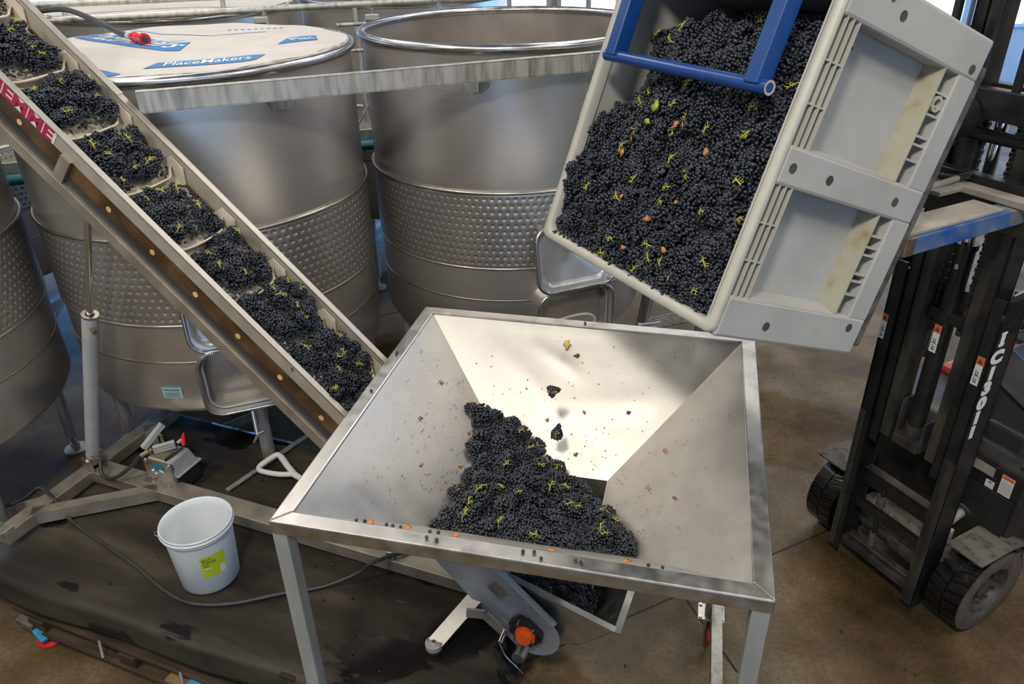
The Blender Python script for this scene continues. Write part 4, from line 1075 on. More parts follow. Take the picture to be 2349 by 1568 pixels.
# ================================================================== mat covered platform
pf = thing('mat_platform', 'low wheeled platform of pallets under a black rubber mat', 'platform', CVM)
def matz(u_, v_):
    # cross section with rolled front edge; u along s, v across c (0 front)
    s_ = -4.52 + 3.50 * u_
    w_ = 0.010 * noise.noise(V(s_ * 1.6, v_ * 1.0, 0.3)) + 0.006 * noise.noise(V(s_ * 5, v_ * 2.0, 2.3))
    L = v_ * 1.95
    fe = 0.02 * math.sin(s_ * 2.1) + 0.012 * math.sin(s_ * 5.3)
    if L < 0.17:        # hanging front skirt
        t = L / 0.17
        c_ = 1.93 - 0.035 * (1 - t); z_ = 0.245 + 0.075 * t
    elif L < 0.30:
        t = (L - 0.17) / 0.13 * PI / 2
        c_ = 1.93 + 0.07 * (1 - math.cos(t)) ; z_ = 0.32 + 0.037 * math.sin(t)
    else:
        c_ = 2.0 + (L - 0.30); z_ = 0.357
    c_ += fe * (1 - smoothstep(0.2, 0.6, L)) 
    drop = smoothstep(0.955, 1.0, u_)
    s2 = s_ - 0.02 * drop
    z_ = z_ - drop * 0.14 + w_ * smoothstep(0.0, 0.4, L) * (1 - drop)
    z_ -= 0.11 * smoothstep(0.10, 0.0, u_) * smoothstep(1.0, 0.2, L)
    return V(s2, c_, z_ - 0.008)
MB().grid(matz, 90, 60).build('rubber_mat', 'rubber_mat', pf, smooth=60, solid=0.008)
# pallets : three deck boards show below the mat, on blocks
for c_, z_ in ((1.93, 0.17), (2.20, 0.17), (2.55, 0.17), (2.9, 0.17), (3.3, 0.17), (3.6, 0.17)):
    MB().box(-4.05, -1.15, c_ - 0.055, c_ + 0.055, z_ - 0.02, z_ + 0.003).build('deck_board', 'wood_pallet', pf, bevel=0.003)
for c_, z_ in ((1.905, 0.07), (2.6, 0.07), (3.5, 0.07)):
    MB().box(-3.98, -1.15, c_ - 0.06, c_ + 0.06, z_ - 0.02, z_ + 0.004).build('bottom_board', 'wood_pallet', pf, bevel=0.003)
    for s_ in (-3.85, -3.15, -2.45, -1.75, -1.25):
        MB().box(s_ - 0.06, s_ + 0.06, c_ - 0.045, c_ + 0.045, z_ + 0.004, 0.15).build('block', 'wood_pallet', pf, bevel=0.004)
        MB().box(s_ - 0.03, s_ + 0.03, c_ - 0.03, c_ + 0.03, 0.0, z_ - 0.02).build('skid', 'wood_pallet', pf)
for c_ in (2.0, 2.7, 3.5):
    for s_ in (-3.9, -3.0, -2.1, -1.2):
        MB().box(s_ - 0.045, s_ + 0.045, c_ - 0.04, c_ + 0.04, 0.173, 0.345).build('bearer_block', 'wood_pallet', pf)
MB().box(-2.86, -2.50, 1.84, 1.96, 0.098, 0.118).build('worn_board', 'wood_fresh', pf, bevel=0.003)
MB().box(-2.45, -1.72, 1.835, 1.856, 0.135, 0.175).build('stencilled_board', 'wood_fresh', pf, bevel=0.003)
tm = Matrix((V(1, 0, 0), V(0, 0, 1), V(0, -1, 0))).transposed().to_4x4(); tm.translation = V(-2.40, 1.8345, 0.141)
for s_, z_ in ((-3.32, 0.21), (-2.74, 0.21), (-2.50, 0.17)):
    MB().cyl((s_, 1.86, z_), (s_ + 0.03, 1.83, z_ - 0.09), 0.008, n=8).build('strap_pin', 'galvanised', pf, smooth=40)
MB().hexa([(-2.72, 1.83, 0.10), (-2.62, 1.83, 0.08), (-2.60, 1.93, 0.10), (-2.70, 1.93, 0.12), (-2.70, 1.83, 0.155), (-2.58, 1.83, 0.15), (-2.57, 1.93, 0.16), (-2.68, 1.93, 0.165)]).build('blue_strap', 'blue_strap', pf)
MB().box(-2.44, -2.20, 1.83, 1.90, 0.06, 0.09).build('teal_strap', 'teal_pipe', pf)
# castor with red ring tyre, turned flat under its blue-grey bracket
for s_, c_ in ((-3.80, 1.885), (-1.4, 1.84)):
    w_ = MB().lathe([(0.050, 0.0), (0.075, 0.0), (0.078, 0.012), (0.070, 0.024), (0.050, 0.024)], 32, (s_, c_, 0.0), 'z', close=True).build('castor_ring', 'red_plastic', pf, smooth=40)
    MB().cyl((s_, c_, 0.0), (s_, c_, 0.03), 0.050, n=24).build('hub', 'rubber_black', w_, smooth=40)
    MB().bar((s_ - 0.07, c_ - 0.02, 0.075), (s_ + 0.03, c_ - 0.045, 0.045), 0.06, 0.03).build('castor_bracket', 'blue_strap', pf, bevel=0.008)
    MB().bar((s_ - 0.20, c_ - 0.02, 0.11), (s_ - 0.08, c_ - 0.02, 0.085), 0.05, 0.05).build('castor_arm', 'dusty_grey', pf, bevel=0.008)

# ------------------------------------------------------------------ things on the platform
def lay(mw_loc):
    return CVM @ Matrix.Translation(mw_loc)
bk = thing('pail', 'white plastic pail with lime label standing on the black mat', 'pail', lay((-2.94, 2.385, 0.358)))
hB = 0.425
MB().lathe([(0.0, 0.004), (0.150, 0.004), (0.158, 0.0), (0.164, 0.008), (0.186, hB - 0.055), (0.197, hB - 0.052), (0.201, hB - 0.04), (0.199, hB - 0.012), (0.201, hB - 0.004), (0.197, hB), (0.191, hB - 0.004), (0.184, hB - 0.05), (0.158, 0.016), (0.0, 0.014)], 72).build('pail_body', 'white_plastic', bk, smooth=50)
MB().lathe([(0.201, hB - 0.036), (0.206, hB - 0.026), (0.201, hB - 0.016)], 72).build('rim_band', 'white_plastic', bk, smooth=50)
def pailp(az, h, off=0.0012):
    r = 0.164 + (0.186 - 0.164) * (h / (hB - 0.055)) + off
    return V(r * math.cos(az), r * math.sin(az), h)
A0, A1 = math.radians(-52), math.radians(-8)
lb = MB().grid(lambda u_, v_: pailp(A0 + (A1 - A0) * u_, 0.135 + 0.155 * v_), 12, 1).build('label', 'lime_label', bk)
def pail_text(body, u0, u1, h, ht, m_='dark_print'):
    o = text('label_print', body, m_, 1.0, Matrix.Identity(4), lb, bold=0.01, extrude=0.0)
    me = o.data; xs = [p.co.x for p in me.vertices]; ys = [p.co.y for p in me.vertices]
    x0, x1, y0, y1 = min(xs), max(xs), min(ys), max(ys)
    for p in me.vertices:
        p.co = pailp(A0 + (A1 - A0) * (u0 + (u1 - u0) * (p.co.x - x0) / (x1 - x0)), h + ht * (p.co.y - y0) / (y1 - y0), 0.0022)
pail_text('MULTI', 0.08, 0.42, 0.258, 0.018)
pail_text('PURPOSE', 0.08, 0.60, 0.236, 0.018)
pail_text('PAIL', 0.08, 0.32, 0.214, 0.018)
MB().grid(lambda u_, v_: pailp(A0 + (A1 - A0) * (0.08 + 0.30 * u_), 0.198 + 0.009 * v_, 0.002), 6, 1).build('label_stripe', 'white_print', lb)
MB().grid(lambda u_, v_: pailp(A0 + (A1 - A0) * (0.70 + 0.24 * u_), 0.140 + 0.055 * v_, 0.002), 6, 1).build('label_patch', 'white_print', lb)
MB().tube([V(0.205 * math.cos(a), 0.205 * math.sin(a), hB - 0.07 - 0.035 * math.sin((a - math.radians(205)) / math.radians(150) * PI) * 0.0) for a in [math.radians(205 + 3 * k) for k in range(8)]] , 0.0035, 6).build('bail_wire', 'bolt_steel', bk, smooth=60)
MB().tube(spline([V(-0.19, -0.085, hB - 0.07), V(-0.225, -0.10, hB - 0.085), V(-0.235, -0.10, hB - 0.105), V(-0.21, -0.095, hB - 0.115)]), 0.0035, 6).build('bail_hook', 'bolt_steel', bk, smooth=60)

# cord on the mat
cp = [(-4.9, 2.30, 0.33), (-4.668, 2.361, 0.36), (-4.58, 2.486, 0.372), (-4.44, 2.51, ZT + 0.012), (-4.33, 2.49, ZT + 0.012), (-4.22, 2.46, 0.44), (-4.059, 2.41, 0.374), (-3.448, 2.276, 0.372), (-3.062, 2.17, 0.372), (-2.861, 2.16, 0.372), (-2.657, 2.24, 0.372), (-2.455, 2.389, 0.372), (-2.252, 2.524, 0.372), (-2.08, 2.64, 0.43), (-2.0, 2.70, ZT + 0.03), (-1.856, 2.861, ZT + 0.014), (-1.75, 3.0, 0.43), (-1.7, 3.1, 0.375)]
tag(MB().tube([CVM @ p for p in spline(cp, 8)], 0.0115, 10).build('electric_cable', 'hose_black', smooth=60), 'black cord snaking round the white pail on the mat', 'cord')
# flat bar and the white handled tool
tag(MB().bar((-3.345, 3.02, 0.372), (-3.19, 3.72, 0.385), 0.034, 0.014).build('flat_bar', 'galvanised', bevel=0.002), 'rusty flat steel bar lying on the mat under the white handle', 'bar').matrix_world = CVM
sh = thing('tool_handle', 'white plastic D-grip tool handle reaching out beside the hopper leg', 'tool', lay((-3.1, 3.30, 0.40)))
dl = [(-0.15, -0.065), (-0.13, 0.075), (-0.085, 0.10), (0.06, 0.035), (0.05, -0.01), (-0.11, -0.10)]
gp_ = []
ctrl = [V(-0.155, -0.02, 0.02), V(-0.12, 0.085, 0.03), V(-0.085, 0.10, 0.03), V(0.03, 0.035, 0.012), V(0.10, 0.0, 0.0)]
MB().tube(spline(ctrl, 6), [0.020] * 13 + [0.022] * 12, 10).build('grip', 'white_handle', sh, smooth=60)
MB().tube(spline([V(-0.152, -0.01, 0.02), V(-0.155, -0.045, 0.015), V(-0.12, -0.066, 0.01), V(0.0, -0.045, 0.0), V(0.11, -0.005, 0.0)], 6), 0.019, 10).build('grip', 'white_handle', sh, smooth=60)
MB().tube([V(0.08, 0.0, 0.0), V(0.25, -0.05, 0.0), V(0.9, -0.20, 0.0)], [0.024, 0.018, 0.018], 12).build('shaft', 'white_handle', sh, smooth=60)
# ================================================================== forklift (local axes: x forward, y towards the near side, z up)
FO = V(2.185, 3.476, 0); FL_ = V(0.451, -0.893, 0).normalized(); FX = V(-FL_.y * -1, 0, 0)
FX = V(-0.893, -0.451, 0).normalized()
FKM = frame(FO, FX, FL_, (0, 0, 1))
fk = thing('forklift', 'black forklift with raised mast holding up the grape bin', 'forklift', FKM)
def FB(x0, x1, y0, y1, z0, z1, name, m_, parent=None, bevel=0.0):
    return MB().box(x0, x1, y0, y1, z0, z1).build(name, m_, parent or fk, bevel=bevel)
def channel(y0, y1, x0, x1, z0, z1, t, inward):
    # U section mast rail opening inwards : web + two flanges
    mb = MB()
    if inward > 0:
        mb.box(x0, x1, y0, y0 + t, z0, z1)
    else:
        mb.box(x0, x1, y1 - t, y1, z0, z1)
    mb.box(x1 - t, x1, y0, y1, z0, z1); mb.box(x0, x0 + t, y0, y1, z0, z1)
    return mb
om = []
for y0, y1, inw in ((-0.305, -0.235, 1), (0.245, 0.315, -1)):
    om.append(channel(y0, y1, -0.165, 0.0, 0.085, 2.10, 0.016, inw).build('outer_mast_rail', 'mast_black', fk, bevel=0.002))
    ya, yb = (y0 + 0.075, y1 + 0.06) if inw > 0 else (y0 - 0.06, y1 - 0.075)
    channel(ya, yb, -0.15, -0.015, 0.98, 4.15, 0.014, inw).build('inner_mast_rail', 'mast_black', fk, bevel=0.002)
    yc = (ya + 0.058, yb + 0.062) if inw > 0 else (ya - 0.062, yb - 0.058)
    FB(-0.145, -0.03, yc[0], yc[1], 1.05, 4.1, 'inner_mast_strip', 'mast_worn', bevel=0.002)
    # bare wear strip low on the rail, rail roller and its bracket on top
    ym = (y0 + y1) / 2
    FB(0.0, 0.0025, y0 + 0.002, y1 - 0.03 if inw > 0 else y1 - 0.002, 0.10, 1.15, 'wear_strip', 'mast_worn')
    yr = y1 + 0.004 if inw > 0 else y0 - 0.004
    yr2 = yr
    MB().cyl((-0.055, ym - 0.026, 2.02), (-0.055, ym + 0.026, 2.02), 0.044, n=28).build('mast_roller', 'chrome', fk, smooth=30)
    MB().prism([(-0.17, y0 if inw > 0 else y1 - 0.012, 1.92), (-0.02, y0 if inw > 0 else y1 - 0.012, 1.92), (0.005, y0 if inw > 0 else y1 - 0.012, 2.02), (-0.03, y0 if inw > 0 else y1 - 0.012, 2.13), (-0.20, y0 if inw > 0 else y1 - 0.012, 2.15)], (0, 0.012, 0)).build('roller_bracket', 'body_grey', fk)
# cross members
FB(-0.14, -0.10, -0.235, 0.245, 0.60, 0.72, 'cross_member', 'mast_black', bevel=0.004)
FB(-0.14, -0.08, -0.235, 0.245, 0.722, 0.730, 'cross_lip', 'mast_worn')
FB(-0.10, -0.06, -0.235, 0.245, 0.44, 0.50, 'cross_member', 'mast_black', bevel=0.004)
FB(-0.12, -0.02, -0.235, 0.245, 0.15, 0.20, 'cross_member', 'mast_worn', bevel=0.004)
FB(-0.15, -0.11, -0.20, 0.21, 1.90, 2.02, 'cross_member', 'mast_black', bevel=0.004)
FB(-0.16, -0.10, -0.25, 0.26, 2.86, 3.02, 'cross_member', 'mast_black', bevel=0.004)
FB(-0.16, -0.10, -0.25, 0.26, 3.38, 3.50, 'cross_member', 'mast_black', bevel=0.004)
MB().cyl((-0.05, -0.25, 2.80), (-0.05, 0.24, 2.80), 0.03, n=18).build('cross_tube', 'mast_black', fk, smooth=40)
# bottom hose rail
MB().cyl((-0.06, -0.20, 0.215), (-0.06, 0.23, 0.215), 0.013, n=10).cyl((-0.06, -0.06, 0.215), (-0.06, 0.12, 0.215), 0.018, n=12).build('hose_rail', 'mast_worn', fk, smooth=40)
MB().cyl((-0.07, -0.06, 0.24), (-0.10, -0.09, 0.66), 0.014, n=10).build('tilt_link', 'rubber_black', fk, smooth=40)
MB().cyl((-0.072, -0.065, 0.23), (-0.08, -0.072, 0.33), 0.021, n=12).build('link_end', 'dusty_grey', fk, smooth=40)
MB().cyl((-0.098, -0.088, 0.52), (-0.10, -0.09, 0.60), 0.028, n=12).build('link_nut', 'dusty_grey', fk, smooth=40)
# drive axle drum
MB().lathe([(0.0, -0.30), (0.10, -0.30), (0.13, -0.22), (0.13, -0.05), (0.15, 0.0), (0.15, 0.16), (0.12, 0.24), (0.12, 0.36), (0.0, 0.36)], 32, (-0.30, 0, 0.285), 'y').build('drive_axle', 'dusty_grey', fk, smooth=40)
# lift cylinder
lc = V(-0.10, -0.015, 0)
MB().cyl(lc + V(0, 0, 1.17), lc + V(0, 0, 2.26), 0.046, n=28).build('lift_cylinder', 'mast_black', fk, smooth=40)
MB().cyl(lc + V(0, 0, 1.10), lc + V(0, 0, 1.18), 0.051, n=28).build('cylinder_foot', 'mast_worn', fk, smooth=40)
MB().cyl(lc + V(0, 0, 2.24), lc + V(0, 0, 2.27), 0.054, n=28).build('cylinder_gland', 'mast_black', fk, smooth=40)
MB().cyl(lc + V(0, 0, 2.26), lc + V(0, 0, 2.92), 0.028, n=24).build('lift_rod', 'chrome', fk, smooth=40)
FB(-0.17, -0.03, -0.09, 0.07, 1.04, 1.10, 'cylinder_bracket', 'mast_worn', bevel=0.004)
FB(-0.15, -0.05, -0.10, -0.085, 1.04, 1.32, 'cylinder_bracket', 'mast_worn', bevel=0.004)
FB(-0.15, -0.05, 0.06, 0.075, 1.04, 1.24, 'cylinder_bracket', 'mast_worn', bevel=0.004)
FB(-0.15, -0.06, -0.10, 0.13, 1.84, 1.90, 'cylinder_clamp', 'mast_black', bevel=0.004)
for k, (y, z0) in enumerate(((-0.085, 1.75), (0.075, 1.95))):
    ch = thing('x', None, None) if False else None
    mb = MB()
    n_l = int((2.95 - z0) / 0.022)
    for i in range(n_l):
        z = z0 + i * 0.022
        mb.box(-0.112, -0.088, y - (0.014 if i % 2 else 0.009), y + (0.014 if i % 2 else 0.009), z, z + 0.019)
    mb.build('lift_chain', 'rubber_black', fk)
    MB().cyl((-0.10, y, z0 - 0.14), (-0.10, y, z0 + 0.01), 0.012, n=10).cyl((-0.10, y, z0 - 0.16), (-0.10, y, z0 - 0.12), 0.02, n=6).build('chain_anchor', 'mast_worn', fk, smooth=40)
# hydraulic hoses beside the cylinder
for y, m_ in ((-0.125, 'rubber_black'), (-0.145, 'mast_black'), (-0.165, 'rubber_black')):
    MB().cyl((-0.12, y, 1.35), (-0.12, y, 2.35), 0.011, n=10).build('mast_hose', m_, fk, smooth=40)
MB().cyl((-0.12, -0.135, 1.22), (-0.12, -0.135, 1.36), 0.02, n=10).cyl((-0.10, -0.12, 1.16), (-0.10, -0.12, 1.24), 0.026, n=8).build('hose_coupling', 'dusty_grey', fk, smooth=40)
# stickers : warning labels in orange and white with black pictograms
def sticker(y0, y1, z0, z1, x, parent, split=0.72, tilt=0):
    s_ = FB(x, x + 0.0012, y0, y1, z0, z1, 'warning_sticker', 'white_print', parent)
    zz = z0 + (z1 - z0) * split
    FB(x + 0.0012, x + 0.0020, y0, y1, zz, z1, 'sticker_head', 'orange_print', s_)
    ym = (y0 + y1) / 2; zc = (zz + z1) / 2; h = (z1 - zz) * 0.3
    MB().prism([(x + 0.0022, ym - h, zc - h), (x + 0.0022, ym + h, zc - h), (x + 0.0022, ym, zc + h)], (0.0006, 0, 0)).build('sticker_sign', 'hole_dark', s_)
    for f in (0.27, 0.62):
        zc = z0 + (zz - z0) * f; w_ = (y1 - y0) * 0.22; hh = (zz - z0) * 0.09
        mb = MB(); mb.box(x + 0.0012, x + 0.002, ym - w_, ym + w_, zc - hh * 1.6, zc - hh); mb.box(x + 0.0012, x + 0.002, ym - w_, ym - w_ * 0.6, zc - hh, zc + hh * 1.2); mb.box(x + 0.0012, x + 0.002, ym + w_ * 0.1, ym + w_ * 0.8, zc - hh * 0.5, zc + hh * 0.5)
        mb.build('sticker_mark', 'hole_dark', s_)
    FB(x + 0.0012, x + 0.002, y0, y1, z0 + (zz - z0) * 0.44, z0 + (zz - z0) * 0.455, 'sticker_line', 'hole_dark', s_)
sticker(0.254, 0.292, 1.63, 1.79, 0.0026, om[1])
sticker(-0.30, -0.268, 1.63, 1.78, 0.0026, om[0])
sticker(-0.035, 0.005, 1.66, 1.82, lc.x + 0.046, fk)
FB(lc.x + 0.045, lc.x + 0.047, -0.02, -0.002, 2.14, 2.165, 'small_tag', 'white_print')
# number on the side of the near rail, read from the near side, letters stacked down the rail
nmx = [('I', 1.865), ('C', 1.765), ('1', 1.672), ('3', 1.585), ('0', 1.495), ('1', 1.405), ('1', 1.315)]
for chh, z in nmx:
    # the face looks along +y ; text x runs along +? (towards the rear), z up
    m_ = Matrix((V(-1, 0, 0), V(0, 0, 1), V(0, 1, 0))).transposed().to_4x4()
    m_.translation = V(-0.022, 0.3158, z)
    o_ = text('mast_number', chh, 'white_print', 0.098, m_, om[1], bold=0.007, extrude=0.0005, sx=1.3)
    xs_ = [p.co.x for p in o_.data.vertices]
    o_.data.transform(Matrix.Translation((0.022 - (min(xs_) + max(xs_)) / 2, 0, 0)))
for z in (1.862, 1.925):
    MB().box(-0.066, -0.022, 0.3156, 0.3164, z, z + 0.013).build('mast_number', 'white_print', om[1])
# body front : cowl, plates, fenders, hood
cow = MB().prism([(-0.38, -0.50, 0.50), (-0.38, -0.50, 1.02), (-0.43, -0.50, 1.09), (-0.62, -0.50, 1.10), (-1.25, -0.50, 1.02), (-1.25, -0.50, 0.50)], (0, 1.0, 0)).build('cowl', 'body_black', fk, bevel=0.012)
FB(-0.36, -0.355, -0.48, 0.48, 0.36, 0.86, 'front_plate', 'body_black')
FB(-0.379, -0.371, 0.19, 0.345, 0.925, 1.005, 'data_plate_frame', 'rubber_black', cow)
FB(-0.3715, -0.369, 0.20, 0.335, 0.935, 0.995, 'data_plate', 'dusty_plate', cow)
dpz = [(0.19, 0.925), (0.345, 0.925), (0.19, 1.005), (0.345, 1.005)]
mb = MB()
for y, z in dpz: mb.cyl((-0.372, y, z), (-0.367, y, z), 0.006, n=8)
mb.cyl((-0.378, 0.165, 0.96), (-0.366, 0.165, 0.96), 0.012, n=10)
mb.build('screw', 'bolt_steel', cow)
wl = FB(-0.378, -0.3765, 0.375, 0.445, 0.86, 0.985, 'notice', 'white_print', cow)
FB(-0.3765, -0.3757, 0.378, 0.442, 0.962, 0.982, 'notice_head', 'orange_print', wl)
mb = MB()
for i in range(8): mb.box(-0.3765, -0.3757, 0.382, 0.438, 0.872 + i * 0.010, 0.8745 + i * 0.010)
mb.build('notice_lines', 'dusty_plate', wl)
wl = FB(-0.378, -0.3765, 0.30, 0.35, 0.855, 0.905, 'notice', 'white_print', cow)
FB(-0.3765, -0.3757, 0.318, 0.334, 0.888, 0.898, 'notice_logo', 'print_blue', wl)
wl = FB(-0.378, -0.3765, 0.305, 0.342, 0.60, 0.645, 'green_tag', 'tag_green', cow) if 'tag_green' in MATS else None
MB().cyl((-0.378, 0.40, 0.70), (-0.372, 0.40, 0.70), 0.014, n=14).build('emblem', 'bolt_steel', cow, smooth=40)
# tilt cylinder eye between cowl and mast
MB().cyl((-0.37, 0.24, 0.62), (-0.19, 0.24, 0.56), 0.028, n=16).build('tilt_cylinder', 'dusty_plate', fk, smooth=40)
MB().cyl((-0.37, 0.24, 0.625), (-0.362, 0.24, 0.622), 0.06, n=24).build('tilt_hole', 'hole_dark', fk)
FB(-0.24, -0.166, 0.19, 0.30, 0.48, 0.58, 'tilt_bracket', 'dusty_plate', bevel=0.006)
FB(-0.30, -0.28, 0.225, 0.26, 0.585, 0.60, 'red_cap', 'red_plastic')
# wheels, tyres with block tread
def tyre(sgn):
    yc = sgn * 0.455; hw = 0.095; R_ = 0.282
    c = V(-0.305, yc, R_)
    so = sgn
    t = MB().lathe([(0.165, -hw * 0.92), (0.235, -hw), (R_ - 0.016, -hw * 0.98), (R_ - 0.016, hw * 0.98), (0.235, hw), (0.165, hw * 0.92)], 64, c, 'y', close=True).build('tyre', 'tyre_tread', fk, smooth=30)
    nb_ = 26
    for i in range(nb_):
        a0 = 2 * PI * i / nb_
        for side in (-1, 1):
            a1 = a0 + (PI / nb_ if side > 0 else 0)
            wv = 2 * PI / nb_ * 0.86
            y0, y1 = (0.004, hw) if side > 0 else (-hw, -0.004)
            vs_ = []
            for r in (R_ - 0.02, R_):
                for (yy, sk) in ((y0, 0.0), (y1, 0.0)):
                    sk = 0.10 * (abs(yy) / hw)
                    for k in range(4):
                        a = a1 + sk + wv * (k / 3 - 0.5)
                        vs_.append(c + V(r * math.cos(a), yy, r * math.sin(a)))
            f = []
            for k in range(3):
                f += [(8 + k, 8 + k + 1, 12 + k + 1, 12 + k), (k, 8 + k, 8 + k + 1, k + 1)[::-1], (4 + k, 4 + k + 1, 12 + k + 1, 12 + k)[::-1]]
            f += [(0, 4, 12, 8), (3, 11, 15, 7)]
            MB().add(vs_, f).build('tread_block', 'tyre_tread', t)
    # dusty sidewall ring, rim and hub
    yo = yc + sgn * (hw + 0.001)
    MB().lathe([(0.160, 0.0), (0.170, sgn * 0.004), (0.225, sgn * 0.006), (0.235, sgn * 0.002), (R_ - 0.010, 0.0)], 64, V(-0.305, yo, R_), 'y').build('sidewall', 'tyre_side', t, smooth=40)
    MB().lathe([(0.162, 0.0), (0.155, -sgn * 0.012), (0.148, -sgn * 0.012), (0.140, -sgn * 0.045), (0.07, -sgn * 0.06), (0.055, -sgn * 0.03), (0.0, -sgn * 0.03)], 48, V(-0.305, yo, R_), 'y').build('wheel_rim', 'wheel_rim', fk, smooth=30)
    mb = MB()
    for i in range(9):
        a = 2 * PI * i / 9
        p = V(-0.305 + 0.098 * math.cos(a), yo - sgn * 0.052, R_ + 0.098 * math.sin(a))
        mb.cyl(p, p + V(0, sgn * 0.028, 0), 0.013, n=6)
    mb.build('wheel_nuts', 'wheel_rim', fk)
tyre(1); tyre(-1)
for sgn in (-1, 1):
    ya, yb = sorted((sgn * 0.36, sgn * 0.575))
    arc = [(-0.07, 0.612), (-0.34, 0.618), (-0.45, 0.60), (-0.56, 0.53), (-0.63, 0.42)]
    p = [V(x, ya, z) for x, z in arc] + [V(x, ya, z - 0.012) for x, z in reversed(arc)]
    MB().prism(p, (0, yb - ya, 0)).build('fender', 'dusty_grey', fk, bevel=0.003)
FB(-0.44, -0.40, 0.43, 0.50, 0.60, 1.08, 'guard_post', 'body_grey', bevel=0.012)
# hood / dash, seat, counterweight, overhead guard
MB().hexa([(-0.45, -0.05, 1.05), (-0.45, 0.42, 1.05), (-0.80, 0.45, 1.0), (-0.80, -0.05, 1.0), (-0.55, 0.0, 1.42), (-0.52, 0.36, 1.30), (-0.80, 0.40, 1.34), (-0.80, 0.0, 1.50)]).build('dash', 'body_grey', fk, bevel=0.03)
FB(-0.62, -0.46, 0.16, 0.40, 1.02, 1.20, 'dash_panel', 'body_grey', bevel=0.02)
MB().cyl((-0.50, 0.02, 1.46), (-0.47, 0.38, 1.34), 0.018, n=10).build('lever', 'rubber_black', fk, smooth=40)
MB().cyl((-0.47, 0.30, 1.52), (-0.47, 0.34, 1.50), 0.026, n=14).cyl((-0.47, 0.42, 1.50), (-0.47, 0.45, 1.48), 0.02, n=14).build('hose_nuts', 'brass', fk, smooth=40)
FB(-1.6, -0.9, -0.45, 0.45, 0.25, 1.12, 'engine_cover', 'body_red', bevel=0.04)
FB(-0.92, -0.72, 0.30, 0.50, 0.95, 1.55, 'side_cover', 'body_red', bevel=0.03)
FB(-1.45, -1.0, -0.25, 0.25, 1.12, 1.24, 'seat', 'rubber_black', bevel=0.03)
FB(-2.2, -1.6, -0.50, 0.50, 0.22, 1.15, 'counterweight', 'body_black', bevel=0.08)
for y in (-0.46, 0.46):
    MB().bar((-0.55, y, 1.05), (-0.85, y * 0.95, 2.15), 0.05, 0.07).build('guard_post', 'body_black', fk, bevel=0.006)
    MB().bar((-1.75, y, 1.15), (-1.65, y * 0.95, 2.15), 0.05, 0.07).build('guard_post', 'body_black', fk, bevel=0.006)
FB(-1.75, -0.82, -0.46, 0.46, 2.13, 2.18, 'guard_roof', 'body_black', bevel=0.01)
for s_ in (-1, 1):
    t_ = MB().lathe([(0.10, -0.07), (0.20, -0.07), (0.215, -0.05), (0.215, 0.05), (0.20, 0.07), (0.10, 0.07)], 40, (-1.75, s_ * 0.42, 0.215), 'y', close=True).build('tyre', 'tyre_tread', fk, smooth=30)
    MB().cyl((-1.75, s_ * 0.42 - 0.04, 0.215), (-1.75, s_ * 0.42 + 0.04, 0.215), 0.105, n=24).build('wheel_rim', 'wheel_rim', fk, smooth=30)

# ---- bin rotator on the carriage : blue arms, dusty top plates, hoses
rt_ = thing('bin_rotator', 'blue forklift bin rotator with dusty top plates behind the bin', 'rotator', FKM)
def RB(x0, x1, y0, y1, z0, z1, name, m_, bevel=0.0, parent=None):
    return MB().box(x0, x1, y0, y1, z0, z1).build(name, m_, parent or rt_, bevel=bevel)
for y0, y1 in ((0.22, 0.315), (-0.36, -0.265)):
    RB(0.03, 0.86, y0, y1, 2.515, 2.590, 'arm', 'blue_worn', 0.004)
    RB(0.25, 0.84, y0 - 0.06, y1 - 0.015, 2.591, 2.606, 'arm_plate', 'dusty_plate', 0.003)
    RB(0.80, 0.87, y0, y1, 2.516, 2.592, 'arm_tip', 'rust', 0.004) if 'rust' in MATS else None
RB(0.03, 0.10, -0.42, 0.42, 2.44, 2.66, 'carriage_bar', 'mast_black', 0.006)
RB(0.03, 0.09, -0.42, 0.42, 2.90, 3.03, 'carriage_bar', 'mast_black', 0.006)
RB(0.10, 0.18, -0.30, 0.36, 2.594, 2.625, 'cross_plate', 'dusty_plate', 0.004)
RB(0.10, 0.34, -0.24, 0.06, 2.60, 2.622, 'cover_plate', 'dusty_plate', 0.004)
RB(0.55, 0.72, -0.30, 0.20, 2.50, 2.56, 'cross_beam', 'blue_worn', 0.004)
MB().cyl((0.10, -0.10, 2.90), (0.42, -0.10, 2.90), 0.10, n=28).build('rotator_drive', 'mast_black', rt_, smooth=40)
MB().cyl((0.30, -0.26, 2.72), (0.30, -0.26, 2.92), 0.045, n=20).build('hydraulic_motor', 'blue_paint', rt_, smooth=40)
MB().cyl((0.27, -0.20, 2.82), (0.27, -0.20, 2.92), 0.022, n=12).cyl((0.27, -0.20, 2.92), (0.22, -0.16, 2.97), 0.018, n=12).build('hose_elbow', 'brass', rt_, smooth=40)
MB().tube(spline([(0.27, -0.20, 2.82), (0.27, -0.20, 2.72), (0.22, -0.12, 2.66), (0.15, -0.02, 2.64), (0.12, 0.04, 2.66)]), 0.016, 10).build('hose', 'body_grey', rt_, smooth=60)
MB().tube(spline([(0.15, 0.0, 2.64), (0.30, 0.0, 2.63), (0.48, -0.02, 2.61), (0.62, -0.06, 2.60), (0.75, -0.10, 2.61)]), 0.015, 10).build('hose', 'dusty_plate', rt_, smooth=60)
MB().tube(spline([(0.16, -0.24, 2.90), (0.12, -0.16, 3.0), (0.10, -0.06, 2.98), (0.10, -0.04, 2.86), (0.14, -0.10, 2.76), (0.2, -0.18, 2.74)]), 0.013, 10).build('hose', 'rubber_black', rt_, smooth=60)
